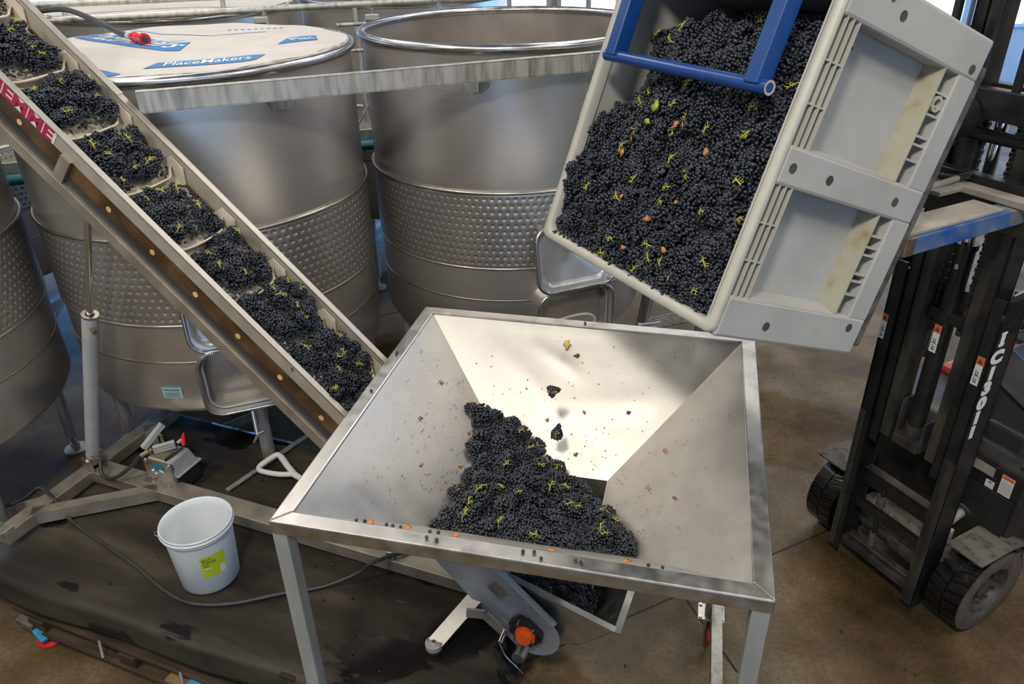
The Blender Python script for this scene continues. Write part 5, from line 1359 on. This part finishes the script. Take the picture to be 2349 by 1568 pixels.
for x_ in (0.50, 0.58, 0.66):
    MB().cyl((x_, -0.10, 2.56), (x_, -0.10, 2.58), 0.016, n=12).build('yellow_cap', 'leaf_yellow', rt_, smooth=40)
# plate that carries the bin, square to the bin
bc_ = BINM.inverted()
tp_ = MB().box(0.16, 1.10, 0.18, 0.98, BH + 0.052, BH + 0.085).build('bin_plate', 'bin_base_dirty', None, bevel=0.006)
tp_.parent = rt_; tp_.matrix_world = BINM
for y in (0.25, 0.85):
    f_ = MB().box(-0.05, 0.50, y - 0.06, y + 0.06, BH + 0.055, BH + 0.105).build('fork', 'mast_worn', None, bevel=0.008)
    f_.parent = rt_; f_.matrix_world = BINM
# load backrest bars above the carriage
for y in (-0.27, -0.09, 0.09, 0.27):
    RB(0.03, 0.06, y - 0.015, y + 0.015, 3.03, 3.75, 'backrest_bar', 'mast_black', 0.003)
RB(0.03, 0.06, -0.42, 0.42, 3.72, 3.76, 'backrest_top', 'mast_black', 0.003)
# ================================================================== grapes
BR = 0.0072
_ico = None
def ico(sub=1):
    bm = bmesh.new(); bmesh.ops.create_icosphere(bm, subdivisions=sub, radius=1.0)
    vs_ = [v.co.copy() for v in bm.verts]; fs_ = [tuple(v.index for v in f.verts) for f in bm.faces]
    bm.free(); return vs_, fs_
IV, IF = ico(2)
def bunch_mesh(seed):
    rnd = random.Random(seed)
    L = rnd.uniform(0.085, 0.115); R0 = rnd.uniform(0.028, 0.036)
    pts = []
    k = 0
    z = 0.0
    while z < L:
        t = z / L
        R_ = R0 * (0.72 + 0.5 * math.sin(PI * min(1, t * 1.25 + 0.12))) * (1 - 0.55 * t ** 1.6)
        n = max(3, int(2 * PI * R_ / (BR * 1.95)))
        for i in range(n):
            a = 2 * PI * (i + 0.5 * (k % 2)) / n + rnd.uniform(-0.16, 0.16)
            pts.append(V((R_ + rnd.uniform(-0.004, 0.004)) * math.cos(a), (R_ + rnd.uniform(-0.004, 0.004)) * math.sin(a), z - L / 2 + rnd.uniform(-0.003, 0.003)))
        z += BR * 1.62; k += 1
    pts.append(V(0, 0, L / 2 + 0.002))
    # a shoulder lobe
    a = rnd.uniform(0, 6.28); c = V(math.cos(a) * R0 * 1.15, math.sin(a) * R0 * 1.15, -L * 0.28)
    for i in range(12):
        q = V(rnd.gauss(0, 1), rnd.gauss(0, 1), rnd.gauss(0, 1)).normalized() * 0.013
        pts.append(c + q)
    vs_ = []; fs_ = []
    for p in pts:
        o = len(vs_); r = BR * rnd.uniform(0.86, 1.1)
        vs_ += [p + q * r for q in IV]
        fs_ += [tuple(i + o for i in f) for f in IF]
    me = bpy.data.meshes.new('grape_bunch')
    me.from_pydata([tuple(v) for v in vs_], [], fs_)
    me.materials.append(MATS['grape_skin']); me.shade_smooth()
    return me, L, R0
def stem_mesh(seed, L, R0):
    rnd = random.Random(seed + 50)
    mb = MB()
    a = rnd.uniform(0, 6.28); d = V(math.cos(a), math.sin(a), 0)
    b0 = d * R0 * 0.95 + V(0, 0, -L * 0.45)
    main = [b0 - d * 0.02, b0, b0 + d * 0.010 + V(0, 0, 0.014), b0 + d * 0.014 + V(0, 0, 0.034), b0 + d * 0.010 + V(0, 0, 0.052)]
    mb.tube(main, [0.0030, 0.0030, 0.0027, 0.0023, 0.0016], 5)
    s = V(-d.y, d.x, 0)
    for i in range(6):
        p = main[2].lerp(main[4], i / 6)
        q = p + s * rnd.choice((-1, 1)) * rnd.uniform(0.008, 0.018) + d * rnd.uniform(0.0, 0.008) + V(0, 0, rnd.uniform(0.0, 0.012))
        mb.tube([p, p.lerp(q, 0.5) + d * 0.002, q], [0.0016, 0.0013, 0.0017], 4)
    return mb.mesh('stem', 'stem_green', 60)
BUN = [bunch_mesh(k) for k in range(9)]
STM = [stem_mesh(k, BUN[k][1], BUN[k][2]) for k in range(9)]
NB = [0]
def place_bunch(p, nrm, label, group, rnd, stem=True, scale=1.0, axis=None):
    k = rnd.randrange(9)
    nrm = Vector(nrm).normalized()
    t = axis or V(rnd.gauss(0, 1), rnd.gauss(0, 1), rnd.gauss(0, 1))
    t = (t - nrm * t.dot(nrm)).normalized()
    t = (t + nrm * rnd.uniform(-0.25, 0.25)).normalized()
    q = t.to_track_quat('Z', 'Y') @ Matrix.Rotation(rnd.uniform(0, 6.28), 3, 'Z').to_quaternion()
    o = bpy.data.objects.new('grape_bunch', BUN[k][0]); COL.objects.link(o)
    s = scale * rnd.uniform(0.85, 1.12)
    o.matrix_world = Matrix.LocRotScale(Vector(p), q, V(s, s, s))
    tag(o, label, 'grapes', group)
    if stem:
        c = bpy.data.objects.new('stem', STM[k]); COL.objects.link(c); c.parent = o
        # turn the stem so that it faces out of the heap
        best = None
        d0 = None
        for i in range(12):
            R3 = Matrix.Rotation(2 * PI * i / 12, 3, 'Z')
            v0 = STM[k].vertices[0].co
            d_ = (q.to_matrix() @ (R3 @ V(v0.x, v0.y, 0)).normalized()).dot(nrm)
            if best is None or d_ > best: best = d_; d0 = R3
        c.matrix_local = d0.to_4x4()
    NB[0] += 1
    return o
EXTRA = MB()
def extra_bunch(p, nrm, rnd):
    # bunches beyond the first 300 : joined into one mass
    me = BUN[rnd.randrange(9)][0]
    t = V(rnd.gauss(0, 1), rnd.gauss(0, 1), rnd.gauss(0, 1)); nrm = Vector(nrm).normalized()
    t = (t - nrm * t.dot(nrm)).normalized()
    mw = Matrix.LocRotScale(Vector(p), t.to_track_quat('Z', 'Y') @ Matrix.Rotation(rnd.uniform(0, 6.28), 3, 'Z').to_quaternion(), V(1, 1, 1))
    EXTRA.add([mw @ v.co for v in me.vertices], [tuple(q.vertices) for q in me.polygons])

# berries shaken loose : one uncountable mass under the bunches of each heap
ng = bpy.data.node_groups.new('berry_mass', 'GeometryNodeTree')
ng.interface.new_socket('Geometry', in_out='INPUT', socket_type='NodeSocketGeometry')
ng.interface.new_socket('Geometry', in_out='OUTPUT', socket_type='NodeSocketGeometry')
gi_ = ng.nodes.new('NodeGroupInput'); go_ = ng.nodes.new('NodeGroupOutput')
ip = ng.nodes.new('GeometryNodeInstanceOnPoints'); sp = ng.nodes.new('GeometryNodeMeshIcoSphere'); sm = ng.nodes.new('GeometryNodeSetShadeSmooth'); st_ = ng.nodes.new('GeometryNodeSetMaterial'); rv = ng.nodes.new('FunctionNodeRandomValue')
sp.inputs['Radius'].default_value = BR; sp.inputs['Subdivisions'].default_value = 2
st_.inputs['Material'].default_value = MATS['grape_skin']
rv.data_type = 'FLOAT'; rv.inputs[2].default_value = 0.8; rv.inputs[3].default_value = 1.12
ng.links.new(gi_.outputs[0], ip.inputs['Points']); ng.links.new(sp.outputs[0], sm.inputs[0]); ng.links.new(sm.outputs[0], st_.inputs[0]); ng.links.new(st_.outputs[0], ip.inputs['Instance'])
ng.links.new(rv.outputs[1], ip.inputs['Scale']); ng.links.new(ip.outputs[0], go_.inputs[0])
def berries(pts, label, mw=None):
    me = bpy.data.meshes.new('loose_grapes'); me.from_pydata([tuple(p) for p in pts], [], [])
    o = bpy.data.objects.new('loose_grapes', me); COL.objects.link(o)
    md = o.modifiers.new('berries', 'NODES'); md.node_group = ng
    if mw: o.matrix_world = mw
    return tag(o, label, 'grapes', kind='stuff')
def mass(fn, nu, nv, label, mw):
    o = MB().grid(fn, nu, nv).build('grape_mass', 'grape_skin', None, smooth=80)
    o.matrix_world = mw
    return tag(o, label, 'grapes', kind='stuff')

rnd = random.Random(21)
# ---- in the tipped bin
def bin_depth(b, a):
    left = smoothstep(0.52, 0.74, b) * smoothstep(0.46, 0.10, a)
    top = smoothstep(0.93, 1.10, b)
    lump = 0.042 * noise.noise(V(b * 4.2, a * 4.2, 0.4)) + 0.016 * noise.noise(V(b * 11, a * 11, 3.1))
    return 0.040 + 0.20 * left + 0.30 * top + lump * smoothstep(0.02, 0.15, b) + 0.02 * smoothstep(0.8, 1.08, a)
mass(lambda u_, v_: V(0.03 + 1.10 * v_, 0.036 + 1.015 * u_, bin_depth(0.03 + 1.10 * v_, 0.036 + 1.02 * u_) + 0.024), 40, 44, 'dark mass of grapes filling the tipped bin below the bunches', BINM)
pts = []
for i in range(9500):
    b, a = rnd.uniform(0.02, 1.12), rnd.uniform(0.045, 1.083)
    pts.append(V(b, a, min(bin_depth(b, a) + rnd.uniform(-0.004, 0.022), 0.112 if a > 1.045 else 9)))
# a thin line of berries spilling along the lip
for i in range(110):
    a = rnd.uniform(0.06, 1.05)
    pts.append(V(rnd.uniform(0.030, 0.060), a, rnd.uniform(0.004, 0.03)))
berries(pts, 'loose dark berries between the bunches in the tipped bin', BINM)
def inb(q): return (BINM @ Vector(q))
cells = []
tries = 0
while len(cells) < 122 and tries < 20000:
    tries += 1
    b, a = rnd.uniform(0.05, 1.06), rnd.uniform(0.07, 1.05)
    if all((b - x) ** 2 + (a - y) ** 2 > 0.074 ** 2 for x, y in cells):
        cells.append((b, a))
def bin_where(b, a):
    if b > 0.86: return 'behind the blue cross tube'
    if b > 0.70: return 'just below the blue cross tube'
    side_ = 'left' if a < 0.40 else ('right' if a > 0.74 else 'middle')
    if b < 0.20: return {'left': 'by the lip at its left corner', 'right': 'by the lip at its right corner', 'middle': 'by the middle of the lip'}[side_]
    if b < 0.45: return {'left': 'low against the left wall', 'right': 'low against the ribbed side', 'middle': 'low in the middle'}[side_]
    return {'left': 'halfway up the left wall', 'right': 'halfway up the ribbed side', 'middle': 'around the green leaf'}[side_]
for b, a in [(rnd.uniform(0.06, 1.05), rnd.uniform(0.07, 1.02)) for _ in range(70)]:
    extra_bunch(inb((b, a, bin_depth(b, a) + 0.022)), BINM.to_3x3() @ V(0, 0, -1), rnd)
for b, a in cells:
    place_bunch(inb((b, a, bin_depth(b, a) + 0.010)), BINM.to_3x3() @ V(0, 0, -1), 'dark grape bunch in the tipped bin, ' + bin_where(b, a), 'grape bunches in the tipped bin', rnd, stem=rnd.random() < 0.38)

# ---- on the conveyor
def kz(x, y):
    # heap height over the belt for the pocket it lies in
    h = 0
    for xc in CLX:
        lo_, hi_ = (xc - 0.335, xc - 0.005)
        if xc > 0.7: lo_ = xc - 0.366
        if lo_ <= x <= hi_:
            t = (x - lo_) / (hi_ - lo_)
            full = 0.075 if xc < 0.7 else 0.088
            h = full * smoothstep(0.0, 0.22 if xc < 0.7 else 0.10, t) * (1 - 0.35 * smoothstep(0.8, 1.0, t))
    edge = smoothstep(-CHW + 0.01, -CHW + 0.05, y) * smoothstep(CHW - 0.01, CHW - 0.09, y)
    return h * (0.35 + 0.65 * edge) if y < CHW - 0.02 else 0
pts = []
for i in range(9000):
    x, y = rnd.uniform(-1.65, 2.75), rnd.uniform(-CHW + 0.018, CHW - 0.03)
    if rnd.random() < 0.45 and y > CHW - 0.10: continue
    h = kz(x, y)
    if h > 0.012:
        pts.append(CVM @ K(x, y, -0.104 + h * rnd.uniform(0.6, 1.08)))
berries(pts, 'loose dark berries riding in the conveyor belt pockets')
shown = [x for x in CLX if x < 2.0]
ordn = ['lowest', 'second', 'third', 'fourth', 'fifth', 'sixth', 'seventh', 'eighth', 'ninth', 'tenth', 'eleventh']
for i_, xc in enumerate(reversed(shown)):
    lo_ = xc - (0.30 if xc < 0.7 else 0.355)
    loc_ = []
    tr_ = 0
    while len(loc_) < (9 if xc < 0.7 else 11) and tr_ < 900:
        tr_ += 1
        x, y = rnd.uniform(lo_, xc - 0.03), rnd.uniform(-CHW + 0.055, CHW - 0.065)
        if all((x - a) ** 2 + (y - b) ** 2 > 0.062 ** 2 for a, b in loc_): loc_.append((x, y))
    nm = 'dark grape bunch in the lowest belt pocket beside the hopper' if i_ == 0 else 'dark grape bunch in the %s belt pocket up from the hopper' % ordn[i_]
    for x, y in loc_:
        place_bunch(CVM @ K(x, y, -0.104 + kz(x, y) * 0.95 + 0.010), CVM.to_3x3() @ zaxis, nm, 'grape bunches on the conveyor', rnd, stem=rnd.random() < 0.6)
    for k_ in range(11):
        x, y = rnd.uniform(lo_, xc - 0.03), rnd.uniform(-CHW + 0.055, CHW - 0.06)
        extra_bunch(CVM @ K(x, y, -0.104 + kz(x, y) * 0.8), CVM.to_3x3() @ zaxis, rnd)

# ---- pile in the hopper
SL = (1.738 - ZB) / (S1 - SB)
def hplate(x, y):
    return ZB + (max(abs(x), abs(y)) - SB) * SL if max(abs(x), abs(y)) > SB else 0.95
def htop(x, y):
    d = x + y
    t = 1.375 + 0.055 * smoothstep(0.15, 0.45, y) * smoothstep(-0.15, -0.4, x) + 0.03 * smoothstep(-0.2, -0.45, y) - 0.04 * smoothstep(-0.30, -0.45, x) * smoothstep(0.25, -0.1, y)
    t += 0.03 * noise.noise(V(x * 5, y * 5, 7.7))
    return t - 0.27 * smoothstep(0.0, 0.36, d) - 0.05 * smoothstep(0.28, 0.45, x)
HM = frame(HC, HU, HW, (0, 0, 1))
pts = []; cells = []
for i in range(16000):
    x, y = rnd.uniform(-0.55, 0.5), rnd.uniform(-0.56, 0.55)
    t = htop(x, y); p = hplate(x, y)
    if t > p + 0.004:
        pts.append(V(x, y, max(p + 0.006, t - rnd.uniform(0, 0.02))))
berries(pts[:6500], 'loose dark berries in the pile inside the hopper', HM)
def fnm(u_, v_):
    x, y = -0.52 + 1.0 * u_, -0.53 + 1.06 * v_
    t = htop(x, y) - 0.02; p = hplate(x, y) - 0.004
    return V(x, y, max(t, p) if t > p else p - 0.01)
mass(fnm, 44, 44, 'dark mass of grapes blocking the hopper outlet', HM)
tries = 0
while len(cells) < 64 and tries < 30000:
    tries += 1
    x, y = rnd.uniform(-0.5, 0.46), rnd.uniform(-0.5, 0.5)
    if htop(x, y) > hplate(x, y) + 0.0 and all((x - a) ** 2 + (y - b) ** 2 > 0.062 ** 2 for a, b in cells):
        cells.append((x, y))
for k_ in range(400):
    x, y = rnd.uniform(-0.5, 0.46), rnd.uniform(-0.5, 0.5)
    if k_ % 8 == 0 and htop(x, y) > hplate(x, y) + 0.02: extra_bunch(HM @ V(x, y, htop(x, y) - 0.006), V(0, -0.25, 1), rnd)
def hop_where(x, y):
    if y > 0.2 and x < -0.05: return 'in the ridge up the back left corner of the hopper'
    if y < -0.25: return 'along the front lip of the hopper, ' + ('left end' if x < -0.1 else 'right end' if x > 0.2 else 'middle')
    if x + y > 0.15: return 'sliding into the hopper outlet'
    return 'on the ' + ('left' if x < -0.1 else 'right' if x > 0.15 else 'middle') + ' of the hopper pile'
for x, y in cells:
    place_bunch(HM @ V(x, y, max(htop(x, y) + 0.008, hplate(x, y) + 0.028)), V(0, -0.25, 1), 'dark grape bunch ' + hop_where(x, y), 'grape bunches in the hopper', rnd, stem=rnd.random() < 0.5)

# ---- in the trough at the foot of the conveyor
def trz(s_, c_):
    return 0.665 + (s_ + 1.22) * -0.30 + 0.02 * noise.noise(V(s_ * 6, c_ * 6, 1.0))
pts = []
for i in range(4200):
    s_, c_ = rnd.uniform(-1.32, -0.72), rnd.uniform(nearc + 0.012, farc - 0.012)
    pts.append(V(s_, c_, trz(s_, c_) + rnd.uniform(-0.012, 0.006) - 0.04 * smoothstep(-0.80, -0.72, s_)))
berries(pts, 'loose dark berries in the shaded trough under the hopper', CVM)
mass(lambda u_, v_: V(-1.33 + 0.60 * u_, nearc + 0.008 + (farc - nearc - 0.012) * v_, trz(-1.33 + 0.60 * u_, v_) - 0.018 - 0.05 * smoothstep(0.78, 1.0, u_)), 14, 14, 'dark mass of grapes filling the trough under the hopper', CVM)
cells = []; tries = 0
while len(cells) < 18 and tries < 9000:
    tries += 1
    s_, c_ = rnd.uniform(-1.27, -0.78), rnd.uniform(nearc + 0.05, farc - 0.05)
    if all((s_ - a) ** 2 + (c_ - b) ** 2 > 0.07 ** 2 for a, b in cells): cells.append((s_, c_))
for s_, c_ in cells:
    place_bunch(CVM @ V(s_, c_, trz(s_, c_) + 0.004), V(0, -0.1, 1), 'dark grape bunch in the shaded trough under the hopper', 'grape bunches in the trough', rnd, stem=rnd.random() < 0.35)
# ---- two bunches dropping into the hopper
place_bunch((0.20, 3.13, 1.72), V(0, -1, 0.3), 'upper of the two grape bunches falling into the hopper', 'falling grape bunches', rnd, True, 0.62, V(1, 0, 0.1))
place_bunch((0.215, 3.10, 1.50), V(0, -1, 0.3), 'lower of the two grape bunches falling into the hopper', 'falling grape bunches', rnd, True, 0.7, V(0.25, 0, 1))

ex = bpy.data.meshes.new('grape_heap'); ex.from_pydata(EXTRA.v, [], EXTRA.f); ex.materials.append(MATS['grape_skin']); ex.shade_smooth()
exo = bpy.data.objects.new('grape_heap', ex); COL.objects.link(exo)
tag(exo, 'further dark grape bunches half buried in the heaps', 'grapes', kind='stuff')
# ================================================================== crumbs, leaves, stray berries
rnd = random.Random(99)
def hopper_pt(side, u_, v_, off=0.003):
    a, b_, c_, d_ = [(C0[2], C0[3], C1[3], C1[2]), (C0[3], C0[0], C1[0], C1[3]), (C0[1], C0[2], C1[2], C1[1])][side]
    a, b_, c_, d_ = map(Vector, (a, b_, c_, d_))
    p = a.lerp(b_, u_).lerp(d_.lerp(c_, u_), v_)
    n = (b_ - a).cross(d_ - a).normalized()
    if n.z < 0: n = -n
    return p + n * (off + 0.004), n
def flakes(items, m_, label, sz):
    mb = MB()
    for p, n in items:
        t = n.orthogonal().normalized(); t = Matrix.Rotation(rnd.uniform(0, 6.28), 3, n) @ t; s = n.cross(t)
        r = sz * rnd.uniform(0.5, 1.5)
        k = rnd.randint(4, 6)
        poly = [p + t * r * rnd.uniform(0.5, 1.2) * math.cos(2 * PI * i / k) + s * r * 0.7 * rnd.uniform(0.5, 1.2) * math.sin(2 * PI * i / k) + n * rnd.uniform(0, r * 0.5) for i in range(k)]
        mb.add(poly, [tuple(range(k))])
    o = mb.build('leaf_crumbs', m_, None, solid=0.0012)
    o.matrix_world = HM
    return tag(o, label, 'crumbs', kind='stuff')
flakes([hopper_pt(rnd.choice((0, 1, 1, 1, 2)), rnd.uniform(0.05, 0.95), rnd.random() ** 0.7 * 0.95) for _ in range(420)], 'grit', 'dark specks of stem and skin scattered over the hopper plates', 0.0032)
flakes([hopper_pt(rnd.choice((0, 1, 1, 1, 2)), rnd.uniform(0.05, 0.95), rnd.random() ** 0.7 * 0.95) for _ in range(110)], 'leaf_dry', 'small orange leaf crumbs scattered over the hopper plates', 0.0050)
def leaf_on(side, u_, v_, size, m_, label, seed, group=None):
    p, n = hopper_pt(side, u_, v_, 0.004)
    q = n.to_track_quat('Z', 'Y')
    return leaf('dry_leaf', label, HM @ Matrix.Translation(p) @ q.to_matrix().to_4x4() @ Matrix.Rotation(seed * 1.7, 4, 'Z'), size, m_, seed, 'leaf', group)
G = 'leaves lying on the hopper plates'
leaf_on(0, 0.54, 0.13, 0.030, 'leaf_yellow', 'pale yellow leaf high on the back plate of the hopper', 1, G)
leaf_on(0, 0.50, 0.20, 0.017, 'leaf_brown', 'torn red-brown leaf scrap just below the pale yellow leaf', 2, G)
for k, (sd, u_, v_, m_) in enumerate([(1, 0.20, 0.30, 'leaf_dry'), (1, 0.26, 0.62, 'leaf_dry'), (1, 0.45, 0.30, 'leaf_brown'), (1, 0.66, 0.44, 'leaf_dry'), (1, 0.52, 0.66, 'leaf_dry'), (0, 0.20, 0.55, 'leaf_brown'), (0, 0.42, 0.58, 'leaf_dry'), (0, 0.40, 0.86, 'leaf_dry'), (2, 0.5, 0.65, 'leaf_dry'), (2, 0.35, 0.45, 'leaf_brown'), (2, 0.72, 0.55, 'leaf_dry'), (0, 0.62, 0.66, 'leaf_dry')]):
    leaf_on(sd, u_, v_, 0.013, m_, 'small dry leaf scrap on the sloping steel of the hopper', 10 + k, 'dry scraps on the hopper')
leaf_on(1, 0.74, 0.70, 0.020, 'leaf_green', 'yellow-green leaf low on the left plate of the hopper', 31, G)
# leaves among the grapes in the bin
for k, (b, a, m_, sz, lab) in enumerate([(0.66, 0.50, 'leaf_green', 0.030, 'bright green leaf in the middle of the grapes in the bin'), (0.60, 0.47, 'leaf_green', 0.018, 'smaller green leaf just below the bright green leaf'), (0.62, 0.60, 'leaf_dry', 0.018, None), (0.56, 0.80, 'leaf_dry', 0.018, None), (0.26, 0.62, 'leaf_dry', 0.020, None), (0.46, 0.32, 'leaf_dry', 0.020, None), (0.18, 0.75, 'leaf_dry', 0.016, None), (0.30, 0.45, 'leaf_dry', 0.014, None), (0.52, 0.36, 'leaf_brown', 0.018, None), (0.12, 0.55, 'leaf_dry', 0.014, None), (0.80, 0.42, 'leaf_dry', 0.016, None), (0.36, 0.74, 'leaf_dry', 0.014, None), (0.10, 0.85, 'leaf_dry', 0.012, None), (0.45, 0.62, 'leaf_brown', 0.012, None)]):
    mw = BINM @ Matrix.Translation((b, a, bin_depth(b, a) - 0.030)) @ Matrix.Rotation(PI + rnd.uniform(-0.4, 0.4), 4, 'X') @ Matrix.Rotation(k * 1.3, 4, 'Z')
    leaf('vine_leaf', lab or 'small dried orange leaf scrap on the grapes in the bin', mw, sz, m_, 60 + k, 'leaf', 'leaves among the grapes in the bin')
leaf('vine_leaf', 'yellow leaf stuck near the top corner of the bin', BINM @ Matrix.Translation((1.185, BW + 0.002, 0.20)) @ Matrix.Rotation(-PI / 2, 4, 'X'), 0.042, 'leaf_yellow', 5)
# stray berries
def berry(p, label, group, r=None):
    me = BERRY
    o = bpy.data.objects.new('stray_grape', me); COL.objects.link(o)
    s = rnd.uniform(0.9, 1.1); o.matrix_world = Matrix.Translation(p) @ Matrix.Diagonal((s, s, s, 1))
    return tag(o, label, 'grape', group)
mbb = MB(); mbb.add([v * BR for v in IV], IF); BERRY = mbb.mesh('stray_grape', 'grape_skin', 90)
for s_, c_ in ((-2.45, 3.0), (-3.35, 3.30), (-3.2, 3.2), (-2.2, 2.45), (-2.62, 2.30), (-1.9, 2.3), (-1.85, 2.2), (-1.66, 2.15), (-2.4, 2.65), (-2.05, 2.52), (-2.3, 2.7)):
    berry(CVM @ V(s_, c_, 0.362), 'single stray grape lying on the black mat', 'stray grapes on the mat')
for x, y in ((2.20, 2.80), (2.16, 2.83), (2.28, 2.66), (2.52, 2.62), (1.9, 3.1), (0.75, 2.75), (0.95, 2.5), (0.6, 2.9)):
    berry(V(x, y, BR), 'single stray grape lying on the concrete floor', 'stray grapes on the floor')
for x, y in ((-0.30, -0.885), (-0.26, -0.89), (0.06, -0.88), (0.10, -0.875), (0.13, -0.90), (0.25, -0.885), (0.27, -0.89), (-0.885, 0.35), (-0.89, 0.37), (-0.88, 0.0), (0.02, 0.88)):
    berry(HM @ V(x, y, ZR + BR), 'single stray grape on the steel rim of the hopper', 'stray grapes on the hopper rim')
for k, (x, y) in enumerate(((-0.62, -0.80), (-0.59, -0.79), (-0.50, -0.79), (-0.47, -0.80), (-0.44, -0.795), (-0.32, -0.80), (-0.29, -0.79), (0.5, -0.80), (0.55, -0.80))):
    berry(HM @ V(x, y, hplate(x, y) + BR + 0.004), 'single stray grape caught inside the front lip of the hopper', 'stray grapes along the hopper lip')
for k, (x, y) in enumerate(((-0.56, -0.80), (-0.41, -0.80), (-0.22, -0.79), (0.15, -0.80), (0.42, -0.79))):
    leaf('dry_leaf', 'dry orange leaf scrap caught inside the front lip of the hopper', HM @ Matrix.Translation((x, y, hplate(x, y) + 0.014)), 0.018, 'leaf_dry', 80 + k, 'leaf', 'leaf scraps along the hopper lip')

# stack of grating and a frame seen between the bin and the middle tank
gs = thing('grating_stand', 'galvanised ladder stand with mesh steps behind the bin', 'stand', (1.35, 6.0, 0))
MB().bar((-0.25, 0.05, 0.0), (-0.12, -0.1, 1.35), 0.05, 0.09).build('stringer', 'galvanised', gs)
MB().bar((0.35, 0.25, 0.0), (0.48, 0.1, 1.35), 0.05, 0.09).build('stringer', 'galvanised', gs)
for k in range(4):
    z_ = 0.2 + 0.3 * k; yo = -0.03 * k
    for j in range(7):
        MB().bar((-0.22 + 0.03 * k, -0.02 + yo + 0.03 * j, z_), (0.38 + 0.03 * k, 0.18 + yo + 0.03 * j, z_), 0.008, 0.02).build('step_bar', 'galvanised', gs)
# drain valve beside the middle tank
dv = thing('drain_valve', 'stainless valve with twin lever handle at the middle tank', 'valve', (0.93, 5.12, 0.95))
MB().cyl((-0.06, 0.06, -0.02), (0.05, -0.02, 0.0), 0.03, n=16).build('valve_body', 'chrome', dv, smooth=40)
MB().box(-0.07, -0.02, -0.06, 0.0, 0.02, 0.05).build('valve_cap', 'rim_steel', dv, bevel=0.004)
MB().bar((0.03, -0.02, 0.06), (0.19, 0.01, 0.06), 0.02, 0.016).bar((0.03, -0.02, 0.02), (0.17, 0.01, 0.02), 0.02, 0.016).bar((0.035, -0.02, 0.0), (0.035, -0.02, 0.07), 0.03, 0.03).build('lever', 'cyl_grey', dv, bevel=0.003)
# spiral hose on the floor at the far left
tag(MB().tube([CVM @ V(-4.95 + 0.02 * i, 2.60 + 0.022 * i, 0.06 + 0.0006 * i) for i in range(14)] + [CVM @ V(-4.67 + 0.05 * i, 2.95 + 0.10 * i, 0.07) for i in range(14)], 0.04, 14).build('suction_hose', 'cover_edge', smooth=60), 'pale suction hose running behind the mat at the left edge', 'hose')
